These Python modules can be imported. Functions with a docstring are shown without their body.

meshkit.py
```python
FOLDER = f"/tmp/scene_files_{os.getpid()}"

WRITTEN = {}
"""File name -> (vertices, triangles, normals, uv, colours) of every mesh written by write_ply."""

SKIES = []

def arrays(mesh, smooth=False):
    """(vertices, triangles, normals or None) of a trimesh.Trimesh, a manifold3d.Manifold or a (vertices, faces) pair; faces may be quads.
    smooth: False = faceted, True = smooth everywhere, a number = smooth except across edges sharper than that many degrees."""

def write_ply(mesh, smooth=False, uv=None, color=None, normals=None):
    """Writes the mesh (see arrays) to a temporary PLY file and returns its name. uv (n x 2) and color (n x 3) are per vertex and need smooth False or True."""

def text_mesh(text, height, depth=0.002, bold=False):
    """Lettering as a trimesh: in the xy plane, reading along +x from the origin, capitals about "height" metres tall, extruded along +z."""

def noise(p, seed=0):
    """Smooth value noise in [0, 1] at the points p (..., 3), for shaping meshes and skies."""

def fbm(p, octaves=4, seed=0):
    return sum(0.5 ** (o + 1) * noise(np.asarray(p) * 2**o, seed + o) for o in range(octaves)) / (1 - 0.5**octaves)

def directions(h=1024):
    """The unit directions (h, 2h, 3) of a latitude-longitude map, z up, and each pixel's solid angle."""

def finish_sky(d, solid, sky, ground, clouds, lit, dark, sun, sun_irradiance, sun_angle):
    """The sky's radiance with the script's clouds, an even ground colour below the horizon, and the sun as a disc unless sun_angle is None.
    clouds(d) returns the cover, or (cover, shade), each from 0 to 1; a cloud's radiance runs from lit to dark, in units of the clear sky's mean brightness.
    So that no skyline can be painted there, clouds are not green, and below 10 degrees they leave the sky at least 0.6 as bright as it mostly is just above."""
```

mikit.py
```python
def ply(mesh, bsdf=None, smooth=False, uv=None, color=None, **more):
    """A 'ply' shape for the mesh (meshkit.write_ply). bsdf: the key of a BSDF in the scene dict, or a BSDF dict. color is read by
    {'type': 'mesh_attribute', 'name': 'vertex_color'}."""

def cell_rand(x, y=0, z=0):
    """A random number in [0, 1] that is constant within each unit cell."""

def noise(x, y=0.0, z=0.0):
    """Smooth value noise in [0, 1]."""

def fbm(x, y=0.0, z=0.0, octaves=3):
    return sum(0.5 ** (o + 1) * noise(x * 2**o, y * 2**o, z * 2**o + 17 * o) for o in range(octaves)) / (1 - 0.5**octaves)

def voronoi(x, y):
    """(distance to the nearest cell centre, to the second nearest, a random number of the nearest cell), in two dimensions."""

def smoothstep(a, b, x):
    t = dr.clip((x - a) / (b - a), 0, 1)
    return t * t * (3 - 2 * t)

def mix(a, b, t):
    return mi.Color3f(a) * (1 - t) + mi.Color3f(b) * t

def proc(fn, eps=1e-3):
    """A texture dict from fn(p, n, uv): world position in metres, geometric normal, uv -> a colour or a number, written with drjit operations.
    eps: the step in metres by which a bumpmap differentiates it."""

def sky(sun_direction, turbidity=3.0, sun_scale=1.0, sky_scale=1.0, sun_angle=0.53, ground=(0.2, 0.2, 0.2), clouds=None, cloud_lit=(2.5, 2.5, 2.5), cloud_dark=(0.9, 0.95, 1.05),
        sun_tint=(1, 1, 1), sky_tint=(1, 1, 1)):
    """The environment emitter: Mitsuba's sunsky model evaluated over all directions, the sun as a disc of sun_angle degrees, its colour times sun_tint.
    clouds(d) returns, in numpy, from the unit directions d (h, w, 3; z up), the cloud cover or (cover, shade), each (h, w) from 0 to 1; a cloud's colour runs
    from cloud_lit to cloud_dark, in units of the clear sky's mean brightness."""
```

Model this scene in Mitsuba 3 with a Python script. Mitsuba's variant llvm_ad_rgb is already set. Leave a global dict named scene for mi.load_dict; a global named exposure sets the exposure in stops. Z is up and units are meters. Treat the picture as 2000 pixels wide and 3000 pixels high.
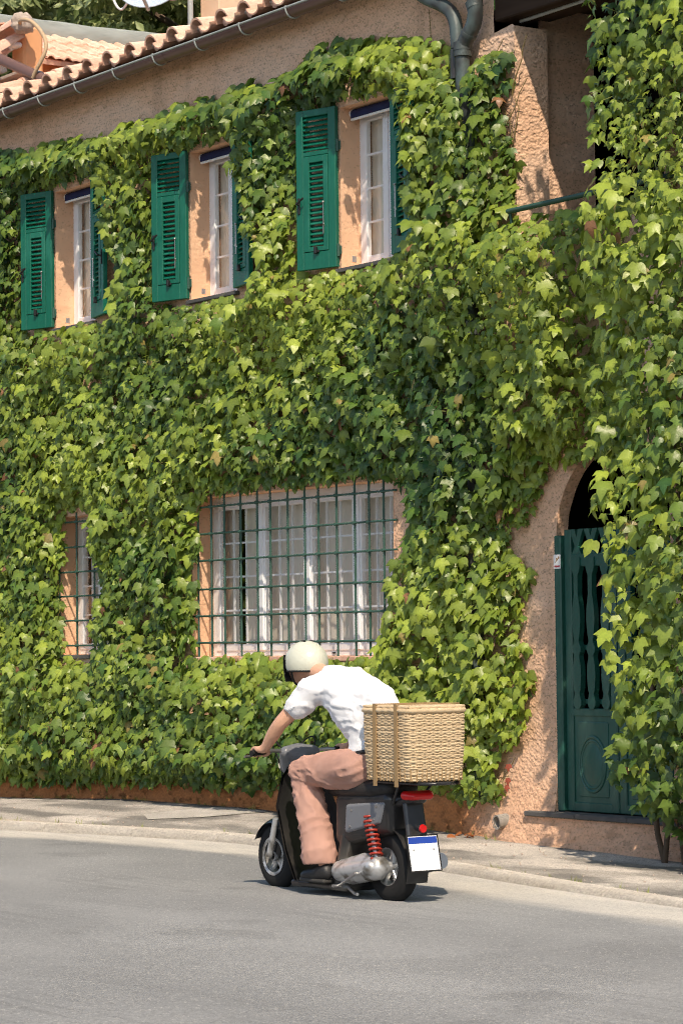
import math, numpy as np, trimesh, manifold3d as m3, mitsuba as mi, drjit as dr, mikit, meshkit
from mikit import proc, noise, fbm, voronoi, cell_rand, smoothstep, mix
from shapely.geometry import Polygon, Point, box as sbox
from shapely.ops import unary_union
from shapely import contains_xy
T = mi.ScalarTransform4f
PI = math.pi

# ------------------------------------------------------------------ camera, sky, exposure
AL, PITCH, ROLL = 0.595842531, 0.0477860677, -0.0112899795
CAM = np.array([18.19010, -12.33381, 1.42451])
AX = np.array([-math.cos(AL)*math.cos(PITCH), math.sin(AL)*math.cos(PITCH), math.sin(PITCH)])
RT = np.cross(AX, [0, 0, 1]); RT /= np.linalg.norm(RT)
UP0 = np.cross(RT, AX)
UP = -math.sin(ROLL)*RT + math.cos(ROLL)*UP0
scene, labels = {}, {}
scene['camera'] = {'type': 'perspective', 'fov': math.degrees(2*math.atan(1000/8131.89)), 'fov_axis': 'x',
                   'near_clip': 0.1, 'far_clip': 3000.0,
                   'to_world': T().look_at(origin=CAM.tolist(), target=(CAM+AX).tolist(), up=UP.tolist())}
SUN = np.array([1.85, -1.0, 2.3]); SUN /= np.linalg.norm(SUN)
scene['daylight'] = mikit.sky(SUN.tolist(), turbidity=4.5, sky_scale=1.4, ground=(0.25, 0.24, 0.22), sun_tint=(0.98, 1.0, 1.05), sky_tint=(1.04, 1.0, 0.95))
exposure = 1.78

# ------------------------------------------------------------------ helpers
G = -0.08           # level of the road; the pavement is about 0


def unique(key):
    if key not in scene and key not in labels:
        return key
    i = 1
    while f'{key}_{i:03d}' in scene or f'{key}_{i:03d}' in labels:
        i += 1
    return f'{key}_{i:03d}'


def thing(name, label, cat, group=None):
    k = unique(name)
    labels[k] = {'label': label, 'category': cat}
    if group:
        labels[k]['group'] = group
    return k


def obj(name, mesh, mat, parent=None, smooth=False, label=None, kind=None, **kw):
    k = unique(parent + '__' + name if parent else name)
    if isinstance(mesh, list):
        mesh = cat(mesh)
    scene[k] = mikit.ply(mesh, mat, smooth=smooth, **kw)
    if label or kind:
        labels.setdefault(k, {})
        if label:
            labels[k]['label'] = label
        if kind:
            labels[k]['kind'] = kind
    return k


def single(name, mesh, mat, label, category, group=None, smooth=False, **kw):
    k = thing(name, label, category, group)
    scene[k] = mikit.ply(cat(mesh) if isinstance(mesh, list) else mesh, mat, smooth=smooth, **kw)
    return k


def cat(ms):
    vs, fs, n = [], [], 0
    for m in ms:
        v, f = (m if isinstance(m, tuple) else (np.asarray(m.vertices), np.asarray(m.faces)))
        f = np.asarray(f)
        if f.shape[1] == 4:
            f = np.vstack([f[:, [0, 1, 2]], f[:, [0, 2, 3]]])
        vs.append(np.asarray(v, float)); fs.append(f + n); n += len(v)
    return trimesh.Trimesh(np.vstack(vs), np.vstack(fs), process=False)


def bx(x0, x1, y0, y1, z0, z1, ch=0.0):
    """a box, its edges chamfered by ch"""
    if ch <= 0:
        m = trimesh.creation.box((x1-x0, y1-y0, z1-z0))
        m.apply_translation(((x0+x1)/2, (y0+y1)/2, (z0+z1)/2))
        return m
    a = np.array([x0, y0, z0]); b = np.array([x1, y1, z1])
    pts = []
    for s in np.ndindex(2, 2, 2):
        c = np.where(s, b, a); inw = np.where(s, -1, 1)*ch
        for k in range(3):
            q = c + inw; q[k] = c[k]; pts.append(q)
    return trimesh.convex.convex_hull(np.array(pts))


def tube(pts, r, sides=8, closed=False, caps=True):
    p = np.asarray(pts, float); n = len(p)
    r = np.broadcast_to(np.asarray(r, float), (n,))
    t = np.roll(p, -1, 0) - np.roll(p, 1, 0) if closed else np.gradient(p, axis=0)
    t /= np.linalg.norm(t, axis=1, keepdims=True) + 1e-12
    a = np.zeros_like(p)
    ref = np.array([0, 0, 1.0]) if abs(t[0, 2]) < 0.9 else np.array([1.0, 0, 0])
    for i in range(n):
        q = ref - t[i]*(ref @ t[i]); q /= np.linalg.norm(q); a[i] = q; ref = q
    b = np.cross(t, a)
    ang = np.arange(sides)*2*PI/sides
    v = (p[:, None] + r[:, None, None]*(np.cos(ang)[None, :, None]*a[:, None] + np.sin(ang)[None, :, None]*b[:, None])).reshape(-1, 3)
    f = []
    for i in range(n if closed else n-1):
        j = (i+1) % n
        for k in range(sides):
            l = (k+1) % sides
            f += [[i*sides+k, i*sides+l, j*sides+l], [i*sides+k, j*sides+l, j*sides+k]]
    if caps and not closed:
        v = np.vstack([v, p[0], p[-1]])
        for k in range(sides):
            l = (k+1) % sides
            f += [[n*sides, l, k], [n*sides+1, (n-1)*sides+k, (n-1)*sides+l]]
    return v, np.array(f)


def spline(pts, n=24):
    p = np.asarray(pts, float)
    from scipy.interpolate import CubicSpline
    d = np.r_[0, np.cumsum(np.linalg.norm(np.diff(p, axis=0), axis=1))]
    return CubicSpline(d, p)(np.linspace(0, d[-1], n))


def extr_y(poly, y0, y1):
    """polygon in (x, z), extruded from y0 to y1"""
    out = []
    for g in getattr(poly, 'geoms', [poly]):
        m = trimesh.creation.extrude_polygon(g, y1-y0, engine='earcut')
        v = np.asarray(m.vertices)
        out.append((np.stack([v[:, 0], y0 + v[:, 2], v[:, 1]], 1), np.asarray(m.faces)[:, ::-1]))
    return cat(out)


def grid(fn, us, vs):
    """surface fn(u, v) -> points over a grid"""
    U, V = np.meshgrid(us, vs, indexing='ij')
    P = fn(U.ravel(), V.ravel())
    n, m = len(us), len(vs)
    i, j = np.meshgrid(np.arange(n-1), np.arange(m-1), indexing='ij')
    q = np.stack([i*m+j, (i+1)*m+j, (i+1)*m+j+1, i*m+j+1], -1).reshape(-1, 4)
    return P, np.vstack([q[:, [0, 1, 2]], q[:, [0, 2, 3]]])


def lathe(profile, axis='z', at=(0, 0, 0), n=24):
    pr = np.asarray(profile, float); ang = np.arange(n)*2*PI/n
    v = np.stack([pr[:, None, 0]*np.cos(ang), pr[:, None, 0]*np.sin(ang), np.repeat(pr[:, 1:2], n, 1)], -1).reshape(-1, 3)
    m = len(pr); f = []
    for i in range(m-1):
        for k in range(n):
            l = (k+1) % n
            f += [[i*n+k, i*n+l, (i+1)*n+l], [i*n+k, (i+1)*n+l, (i+1)*n+k]]
    if axis == 'y':
        v = v[:, [0, 2, 1]]; f = [x[::-1] for x in f]
    elif axis == 'x':
        v = v[:, [2, 0, 1]]
    return v + np.asarray(at, float), np.array(f)


def hull(*balls, seg=16):
    ms = [m3.Manifold.sphere(r, seg).translate(tuple(map(float, p))) for p, r in balls]
    return m3.Manifold.batch_hull(ms)


def body(bones, edge=0.03, it=10):
    m = m3.Manifold.batch_boolean([hull(*b) for b in bones], m3.OpType.Add).refine_to_length(edge)
    g = m.to_mesh()
    t = trimesh.Trimesh(np.array(g.vert_properties[:, :3]), np.array(g.tri_verts), process=True)
    trimesh.smoothing.filter_taubin(t, lamb=0.5, nu=-0.52, iterations=it)
    return t


def jit(rng, v, s):
    return v*(1 + rng.uniform(-s, s))

# ------------------------------------------------------------------ materials


def mat(name, color, rough=0.6, spec=0.5, bump=None, bscale=0.004, eps=2e-3, two=True, **kw):
    c = color if isinstance(color, dict) else {'type': 'rgb', 'value': list(color)}
    b = {'type': 'principled', 'base_color': c, 'roughness': rough if isinstance(rough, dict) else float(rough), 'specular': float(spec), **kw}
    if bump is not None:
        b = {'type': 'bumpmap', 'arbitrary': proc(bump, eps), 'scale': bscale, 'bsdf': b}
    scene[name] = {'type': 'twosided', 'bsdf': b} if two else b
    return name


def rough_cast(p, n, uv):
    a = noise(p.x*78, p.y*78, p.z*78)
    b = noise(p.x*38 + 9, p.y*38, p.z*38)
    return smoothstep(0.3, 0.8, a)*0.6 + smoothstep(0.35, 0.75, b)*0.9


def plaster_color(p, n, uv):
    big = fbm(p.x*1.1, p.y*1.1, p.z*1.1, 3)
    fine = noise(p.x*70, p.y*70, p.z*70)
    spots = smoothstep(0.70, 0.82, noise(p.x*31, p.y*31 + 3, p.z*31))
    c = mix((0.70, 0.43, 0.275), (0.78, 0.52, 0.355), big)
    faded = smoothstep(0.5, 0.72, fbm(p.x*0.9 + 11, p.y*0.9, p.z*2.3, 4))
    c = mix(c, (0.80, 0.59, 0.45), 0.5*faded)
    streak = smoothstep(0.55, 0.8, fbm(p.x*7, p.y*7, p.z*0.7, 3))
    c = c*(1 - 0.16*streak)*(0.90 + 0.2*fine)
    pit_shade = smoothstep(0.45, 0.22, 0.5*noise(p.x*70 + 3, p.y*70, p.z*70) + 0.5*noise(p.x*110 + 3, p.y*110, p.z*110))  # shade of the rough-cast hollows, put into the colour as dark flecks
    c = c*(1 - 0.16*spots)*(1 - 0.34*pit_shade)
    damp_shade = smoothstep(0.62, 0.22, p.z + 0.16*fbm(p.x*5, p.z*5, 0.0, 2))     # damp orange wall foot, with ivy overhang shade put into the colour
    c = mix(c, mi.Color3f(0.44, 0.165, 0.05)*(0.75 + 0.5*fine), damp_shade*(0.9 - 0.68*smoothstep(1.55, 2.05, p.x + 0.35*(fbm(p.x*6, p.y*6, p.z*6) - 0.5))))
    mould = smoothstep(0.52, 0.72, fbm(p.x*15, p.y*15, p.z*20, 4))*smoothstep(0.35, 0.05, p.z)
    return c*(1 - 0.6*mould*(1.0 - 0.6*smoothstep(1.6, 2.1, p.x)))


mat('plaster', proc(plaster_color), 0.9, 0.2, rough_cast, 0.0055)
mat('plaster_reveal', proc(lambda p, n, uv: mix((0.68, 0.42, 0.265), (0.76, 0.50, 0.33), fbm(p.x*6, p.y*6, p.z*3))*(1 - 0.2*smoothstep(0.75, 0.85, noise(p.x*85, p.y*85, p.z*60)))), 0.9, 0.2,
    lambda p, n, uv: fbm(p.x*45, p.y*45, p.z*45, 2), 0.005)
mat('chimney_plaster', proc(lambda p, n, uv: mix((0.68, 0.48, 0.32), (0.75, 0.55, 0.39), fbm(p.x*4, p.y*4, p.z*4))), 0.9, 0.2)
mat('orange_plaster', proc(lambda p, n, uv: mix((0.62, 0.30, 0.14), (0.70, 0.38, 0.2), fbm(p.x*2, p.y*2, p.z*2))), 0.9, 0.2)
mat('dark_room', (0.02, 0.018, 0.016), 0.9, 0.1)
mat('dark_wood', proc(lambda p, n, uv: mix((0.03, 0.018, 0.012), (0.055, 0.034, 0.022), fbm(p.x*2, p.y*20, p.z*20))), 0.8, 0.2)


def paint_wear(base, dust):
    return lambda p, n, uv: mix(base, dust, 0.85*smoothstep(0.48, 0.78, fbm(p.x*7, p.y*7, p.z*2.5, 3)))*(0.88 + 0.24*fbm(p.x*60, p.y*60, p.z*8, 2))


mat('shutter_green', proc(paint_wear((0.0025, 0.112, 0.070), (0.016, 0.155, 0.105))), 0.42, 0.5, lambda p, n, uv: fbm(p.x*40, p.y*40, p.z*6, 2), 0.0012)
mat('door_green', proc(paint_wear((0.016, 0.085, 0.066), (0.055, 0.13, 0.10))), 0.38, 0.5, lambda p, n, uv: fbm(p.x*30, p.y*30, p.z*5, 2), 0.0012)
mat('grille_green', proc(lambda p, n, uv: mix((0.018, 0.065, 0.045), (0.05, 0.11, 0.085), fbm(p.x*9, p.y*9, p.z*9))), 0.5, 0.5)
mat('white_pvc', proc(lambda p, n, uv: mix((0.74, 0.75, 0.77), (0.82, 0.82, 0.83), fbm(p.x*3, p.y*3, p.z*3))), 0.35, 0.5)
mat('black_iron', (0.012, 0.012, 0.013), 0.4, 0.5)
mat('steel', (0.42, 0.42, 0.42), 0.35, 0.5, metallic=0.9)
mat('slate', proc(lambda p, n, uv: mix((0.045, 0.045, 0.05), (0.14, 0.135, 0.125), fbm(p.x*8, p.y*8, p.z*8))), 0.7, 0.3, lambda p, n, uv: fbm(p.x*25, p.y*25, p.z*25), 0.004)
mat('navy', proc(lambda p, n, uv: mix((0.010, 0.014, 0.055), (0.016, 0.024, 0.085), noise(p.x*12, p.z*12, p.y))), 0.7, 0.3)
mat('curtain', proc(lambda p, n, uv: mix((0.62, 0.575, 0.49), (0.72, 0.68, 0.60), fbm(p.x*14, p.z*2, 0.0))), 0.95, 0.1)
scene['glass'] = {'type': 'thindielectric', 'int_ior': 1.5}


def tile_color(p, n, uv):
    r = cell_rand(dr.floor(p.x/0.1885), dr.floor(p.y*2.4))
    c = mix((0.64, 0.37, 0.26), (0.75, 0.49, 0.37), r)
    st = smoothstep(0.5, 0.78, fbm(p.x*9, p.y*9, p.z*9, 3))
    return mix(c*(0.85 + 0.3*noise(p.x*60, p.y*60, p.z*60)), (0.50, 0.36, 0.26), 0.40*st)


mat('terracotta', proc(tile_color), 0.85, 0.2, lambda p, n, uv: fbm(p.x*50, p.y*50, p.z*50, 2), 0.003)
mat('mortar', proc(lambda p, n, uv: mix((0.34, 0.27, 0.22), (0.50, 0.42, 0.36), fbm(p.x*40, p.y*40, p.z*40))), 0.95, 0.1)
mat('gutter_brown', proc(lambda p, n, uv: mix((0.095, 0.045, 0.036), (0.15, 0.08, 0.064), fbm(p.x*3, p.y*12, p.z*12))), 0.38, 0.5)
mat('zinc', proc(lambda p, n, uv: mix((0.27, 0.30, 0.29), (0.40, 0.42, 0.40), fbm(p.x*20, p.y*20, p.z*20))), 0.5, 0.5)
mat('old_copper', proc(lambda p, n, uv: mix((0.035, 0.033, 0.034), (0.075, 0.105, 0.105), smoothstep(0.35, 0.75, fbm(p.x*9, p.y*9, p.z*5, 3)))), 0.5, 0.5, lambda p, n, uv: fbm(p.x*40, p.y*40, p.z*40), 0.002)
mat('membrane', proc(lambda p, n, uv: mix((0.20, 0.21, 0.19), (0.33, 0.345, 0.32), fbm(p.x*3, p.y*3, p.z*8))), 0.8, 0.3, lambda p, n, uv: fbm(p.x*4, p.y*4, p.z*6), 0.05, eps=1e-2)
mat('tan_cable', (0.50, 0.36, 0.22), 0.6, 0.3)
mat('brown_pipe', (0.15, 0.085, 0.07), 0.5, 0.4)
mat('white_plastic', (0.78, 0.78, 0.76), 0.4, 0.5)
mat('dish_blue', (0.42, 0.50, 0.58), 0.4, 0.5)

KX = np.array([-14, -7, -4.2, -2.12, -0.81, 0.45, 2.16, 4.02, 5.83, 9, 16], float)
KY = np.array([-2.7, -2.55, -2.3, -1.88, -1.52, -1.30, -1.42, -1.75, -2.05, -2.4, -3.2])
from scipy.interpolate import PchipInterpolator
kerb_y = PchipInterpolator(KX, KY)
KP = np.polyfit(np.linspace(-7, 9, 60), kerb_y(np.linspace(-7, 9, 60)), 6)


def kerb_dr(x):
    r = mi.Float(0)
    for c in KP:
        r = r*x + float(c)
    return r


def road_color(p, n, uv):
    g = noise(p.x*170, p.y*170, 0.0)
    g2 = noise(p.x*75 + 5, p.y*75, 0.0)
    lane = fbm(p.x*0.5, p.y*1.5, 0.0, 4)
    blot = fbm(p.x*0.9 + 40, p.y*1.1, 0.0, 5)
    c = mix((0.156, 0.159, 0.158), (0.205, 0.208, 0.206), smoothstep(0.2, 0.8, lane*0.45 + blot*0.55))
    repair = smoothstep(0.56, 0.58, fbm(p.x*0.45 + 3.3, p.y*0.7 + 1.7, 5.0, 2) + 0.03*noise(p.x*9, p.y*9, 0.0))
    c = c*(1 - 0.07*repair)
    oil = smoothstep(0.66, 0.8, fbm(p.x*1.9 + 21, p.y*2.3, 7.0, 3))
    c = c*(1 - 0.16*oil)
    c = c*(0.72 + 0.36*g + 0.22*g2)
    chip = smoothstep(0.84, 0.9, noise(p.x*95, p.y*95 + 3, 1.0))
    c = mix(c, (0.36, 0.35, 0.32), chip*0.55)
    d = kerb_dr(p.x) - p.y                                            # distance from the kerb: dust and worn concrete
    dd = d + 0.25*(fbm(p.x*1.1, p.y*4, 0.0, 3) - 0.5)
    dust = smoothstep(0.62, 0.30, dd)
    c = mix(c, mi.Color3f(0.43, 0.405, 0.355)*(0.8 + 0.2*g + 0.2*g2), dust*(0.55 + 0.45*fbm(p.x*2.3, p.y*9, 2.0)))
    skid = smoothstep(0.62, 0.68, noise(p.x*0.9, p.y*26, 4.0))*smoothstep(0.55, 0.8, noise(p.x*0.7, p.y*1.1, 9.0))
    return c*(1 - 0.10*skid)


mat('asphalt', proc(road_color), 0.85, 0.25, lambda p, n, uv: noise(p.x*130, p.y*130, 0.0), 0.004)


def pave_color(p, n, uv):
    g = noise(p.x*150, p.y*150, 0.0)
    g2 = noise(p.x*45, p.y*45, 3.0)
    b = fbm(p.x*1.6, p.y*3.0, 0.0, 4)
    c = mix((0.19, 0.178, 0.16), (0.42, 0.385, 0.34), smoothstep(0.3, 0.7, b))*(0.6 + 0.5*g + 0.3*g2)
    patch = smoothstep(0.52, 0.56, fbm(p.x*0.8 + 7.3, p.y*1.5, 0.0, 2))
    c = c*(1 - 0.22*patch)
    rust = smoothstep(0.25, 0.0, p.y - kerb_dr(p.x))*fbm(p.x*3, p.y*6, 2.0)
    c = mix(c, (0.40, 0.27, 0.15), rust*0.7)
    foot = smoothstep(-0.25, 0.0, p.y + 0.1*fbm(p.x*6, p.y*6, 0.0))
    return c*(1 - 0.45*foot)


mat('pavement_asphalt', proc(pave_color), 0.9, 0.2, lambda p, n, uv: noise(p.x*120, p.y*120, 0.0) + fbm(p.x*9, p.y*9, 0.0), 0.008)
mat('slab_concrete', proc(lambda p, n, uv: mix((0.24, 0.225, 0.20), (0.33, 0.31, 0.28), fbm(p.x*5, p.y*5, 0.0))*(0.8 + 0.4*noise(p.x*140, p.y*140, 0.0))), 0.9, 0.2)
mat('kerb_stone', proc(lambda p, n, uv: mix((0.31, 0.275, 0.225), (0.44, 0.41, 0.36), fbm(p.x*3, p.y*7, p.z*20, 4))*(0.75 + 0.5*noise(p.x*90, p.y*90, p.z*90))), 0.9, 0.2, lambda p, n, uv: fbm(p.x*22, p.y*22, p.z*22), 0.012)
mat('far_ground', proc(lambda p, n, uv: mix((0.16, 0.14, 0.10), (0.22, 0.2, 0.15), fbm(p.x*0.3, p.y*0.3, 0.0))), 0.95, 0.1)
mat('hill_green', proc(lambda p, n, uv: mix((0.012, 0.025, 0.006), (0.03, 0.055, 0.012), fbm(p.x*1.4, p.y*1.4, p.z*1.4))), 0.95, 0.1)

# leaves: the colour of each leaf is a vertex colour of its own
def leaf_mat(name, color, trans=0.6, rough=0.40):
    scene[name] = {'type': 'blendbsdf', 'weight': 0.55,
                   'thin': {'type': 'principledthin', 'base_color': color, 'roughness': 0.5, 'diff_trans': trans*2.2, 'spec_trans': 0.0},
                   'gloss': {'type': 'twosided', 'bsdf': {'type': 'principled', 'base_color': color, 'roughness': rough, 'specular': 0.7}}}
    return name


leaf_mat('ivy_leaf', {'type': 'mesh_attribute', 'name': 'vertex_color'})
leaf_mat('tree_leaf', {'type': 'mesh_attribute', 'name': 'vertex_color'}, 0.5, 0.45)
mat('bark', proc(lambda p, n, uv: mix((0.09, 0.06, 0.04), (0.19, 0.14, 0.10), fbm(p.x*12, p.y*12, p.z*4))), 0.9, 0.2)
mat('twig', (0.20, 0.15, 0.06), 0.8, 0.2)
mat('dry_leaf', (0.36, 0.15, 0.06), 0.8, 0.2)

# ------------------------------------------------------------------ ground, road, pavement, kerb
def add_setting(name, mesh, m, smooth=False):
    obj(name, mesh, m, smooth=smooth, kind='structure')


xs = np.r_[np.linspace(-400, -14, 12)[:-1], np.linspace(-14, 16, 121), np.linspace(16, 400, 12)[1:]]


def kyx(x):
    return kerb_y(np.clip(x, -14, 16))


add_setting('ground', grid(lambda u, v: np.stack([u, v, np.where(np.hypot(u, v) > 60, G-0.02, G-0.02)], 1), np.linspace(-1500, 1500, 31), np.linspace(-1500, 1500, 31)), 'far_ground')
road_v = np.r_[np.linspace(0, 1, 25)]
add_setting('road', grid(lambda u, v: np.stack([u, (kyx(u) + 0.02)*(1-v) + (-9.6)*v, G + 0.035*np.sin(PI*v) + 0.028*np.exp(-v/0.05)], 1), xs, road_v), 'asphalt', True)


def pave_z(x, t):
    """height of the pavement, t = 0 at the wall, 1 at the kerb"""
    wall = np.interp(x, [-7, -5.5, -3.4, -1.5, 0.9, 2.5, 4.2, 6], [-0.01, 0.0, 0.075, 0.08, 0.03, 0.0, -0.04, -0.05])
    kerb = np.interp(x, [-7, -3, 0, 4, 7], [0.0, 0.01, 0.005, -0.005, -0.03])
    return wall*(1-t) + kerb*t


px_ = np.r_[np.linspace(-60, -14, 6)[:-1], np.linspace(-14, 16, 301), np.linspace(16, 60, 6)[1:]]


def pave(u, v):
    y0 = 0.12; y1 = kyx(u)
    y = y0*(1-v) + (y1 + 0.115)*v
    z = pave_z(u, np.clip((y-0)/(y1 + 1e-9), 0, 1)) + 0.012*(meshkit.fbm(np.stack([u*2.2, y*2.2, 0*u], 1), 3) - 0.5)
    return np.stack([u, y, z], 1)


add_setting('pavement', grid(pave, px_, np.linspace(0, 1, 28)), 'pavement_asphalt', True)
labels['kerb'] = {'kind': 'structure'}
rng = np.random.default_rng(5)
x = -9.0
while x < 12:
    L = rng.uniform(0.95, 1.15)
    n = 9
    sec = []
    for i in range(n):
        u = x + 0.004 + (L-0.008)*i/(n-1); y = float(kyx(u)); zt = float(pave_z(u, 1)) + 0.008
        o = 0.010*(meshkit.fbm(np.array([[u*2.5, 3.1, 0.2]]), 3)[0] - 0.5)*2
        pr = [(y+0.13, G-0.05), (y+0.13, zt-0.006), (y+0.115, zt), (y+0.035+o, zt-0.004), (y+0.004+o, zt-0.022), (y-0.018+o, zt-0.055), (y-0.045+o, G-0.05)]
        sec.append([(u, a, b) for a, b in pr])
    P = np.array(sec); m = P.shape[1]
    f = []
    for i in range(n-1):
        for k in range(m-1):
            f.append([i*m+k, (i+1)*m+k, (i+1)*m+k+1, i*m+k+1])
    f = np.array(f); f = np.vstack([f[:, [0, 2, 1]], f[:, [0, 3, 2]]])
    caps = [[e*(n-1)*m + 0, e*(n-1)*m + k, e*(n-1)*m + k+1] for e in (0, 1) for k in range(1, m-1)]
    obj('stone', (P.reshape(-1, 3), np.vstack([f, caps])), 'kerb_stone', 'kerb', smooth=40)
    x += L
# the paler slab let into the pavement
sl = np.array([(-1.75, -0.16), (-1.25, -0.08), (-0.98, -0.08), (-1.05, -0.70), (-1.28, -1.05), (-1.70, -0.85)])
slp = trimesh.creation.triangulate_polygon(Polygon(sl), engine='earcut')
slm = trimesh.Trimesh(np.c_[slp[0], np.zeros(len(slp[0]))], slp[1]).subdivide_to_size(0.12)
v = np.array(slm.vertices); v[:, 2] = pave_z(v[:, 0], np.clip(v[:, 1]/kyx(v[:, 0]), 0, 1)) + 0.005
obj('concrete_patch', (v, slm.faces), 'slab_concrete', 'pavement')

# ------------------------------------------------------------------ the house: facade with its openings
house = thing('house', 'peach plastered house with green shutters, overgrown with ivy', 'house')
WIN = [(-4.716, -3.966), (-2.265, -1.515), (0.045, 0.795)]
WZ0, WZ1 = 4.41, 5.70
BIGW = (-2.285, 0.72, 1.335, 2.70)
SMW = (-4.70, -3.75, 1.36, 2.64)
DR = 0.655
arch = Polygon([(2.717, 0.2), (4.03, 0.2), (4.03, 2.15)] + [(3.3735 + DR*math.cos(a), 2.15 + DR*math.sin(a)) for a in np.linspace(0, PI, 24)])
outline = Polygon([(-8.6, -0.15), (6.4, -0.15), (6.4, 4.37), (2.312, 4.37), (2.312, 5.93), (2.29, 5.945), (2.075, 5.915), (2.075, 6.56), (-8.6, 6.56)])
holes = [sbox(a, WZ0, b, WZ1) for a, b in WIN] + [sbox(BIGW[0], BIGW[2], BIGW[1], BIGW[3]), sbox(SMW[0], SMW[2], SMW[1], SMW[3]), arch]
face = outline.difference(unary_union(holes))


def flare(x, z):
    """the foot of the wall stands out, most of all left of the door"""
    w = np.exp(-((x-2.35)/0.42)**2)
    return -(0.16*w*np.clip((0.75-z)/0.75, 0, 1)**1.6 + 0.03*np.clip((0.3-z)/0.3, 0, 1))


def sheet(poly, y, step=0.06, rough=0.004):
    vt, fc = trimesh.creation.triangulate_polygon(poly, engine='earcut')
    m = trimesh.Trimesh(np.c_[vt[:, 0], np.zeros(len(vt)), vt[:, 1]], fc, process=True).subdivide_to_size(step, max_iter=14)
    v = np.array(m.vertices)
    d = np.array([poly.boundary.distance(Point(a, b)) for a, b in v[:, [0, 2]]]) if len(v) < 4000 else None
    nz = (meshkit.fbm(np.c_[v[:, 0]*9, v[:, 2]*9, 0*v[:, 0]], 3) - 0.5)*rough*2
    if d is not None:
        nz *= np.clip(d/0.05, 0, 1)
    v[:, 1] = y + nz + flare(v[:, 0], v[:, 2])
    m = trimesh.Trimesh(v, m.faces, process=False)
    return m


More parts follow.
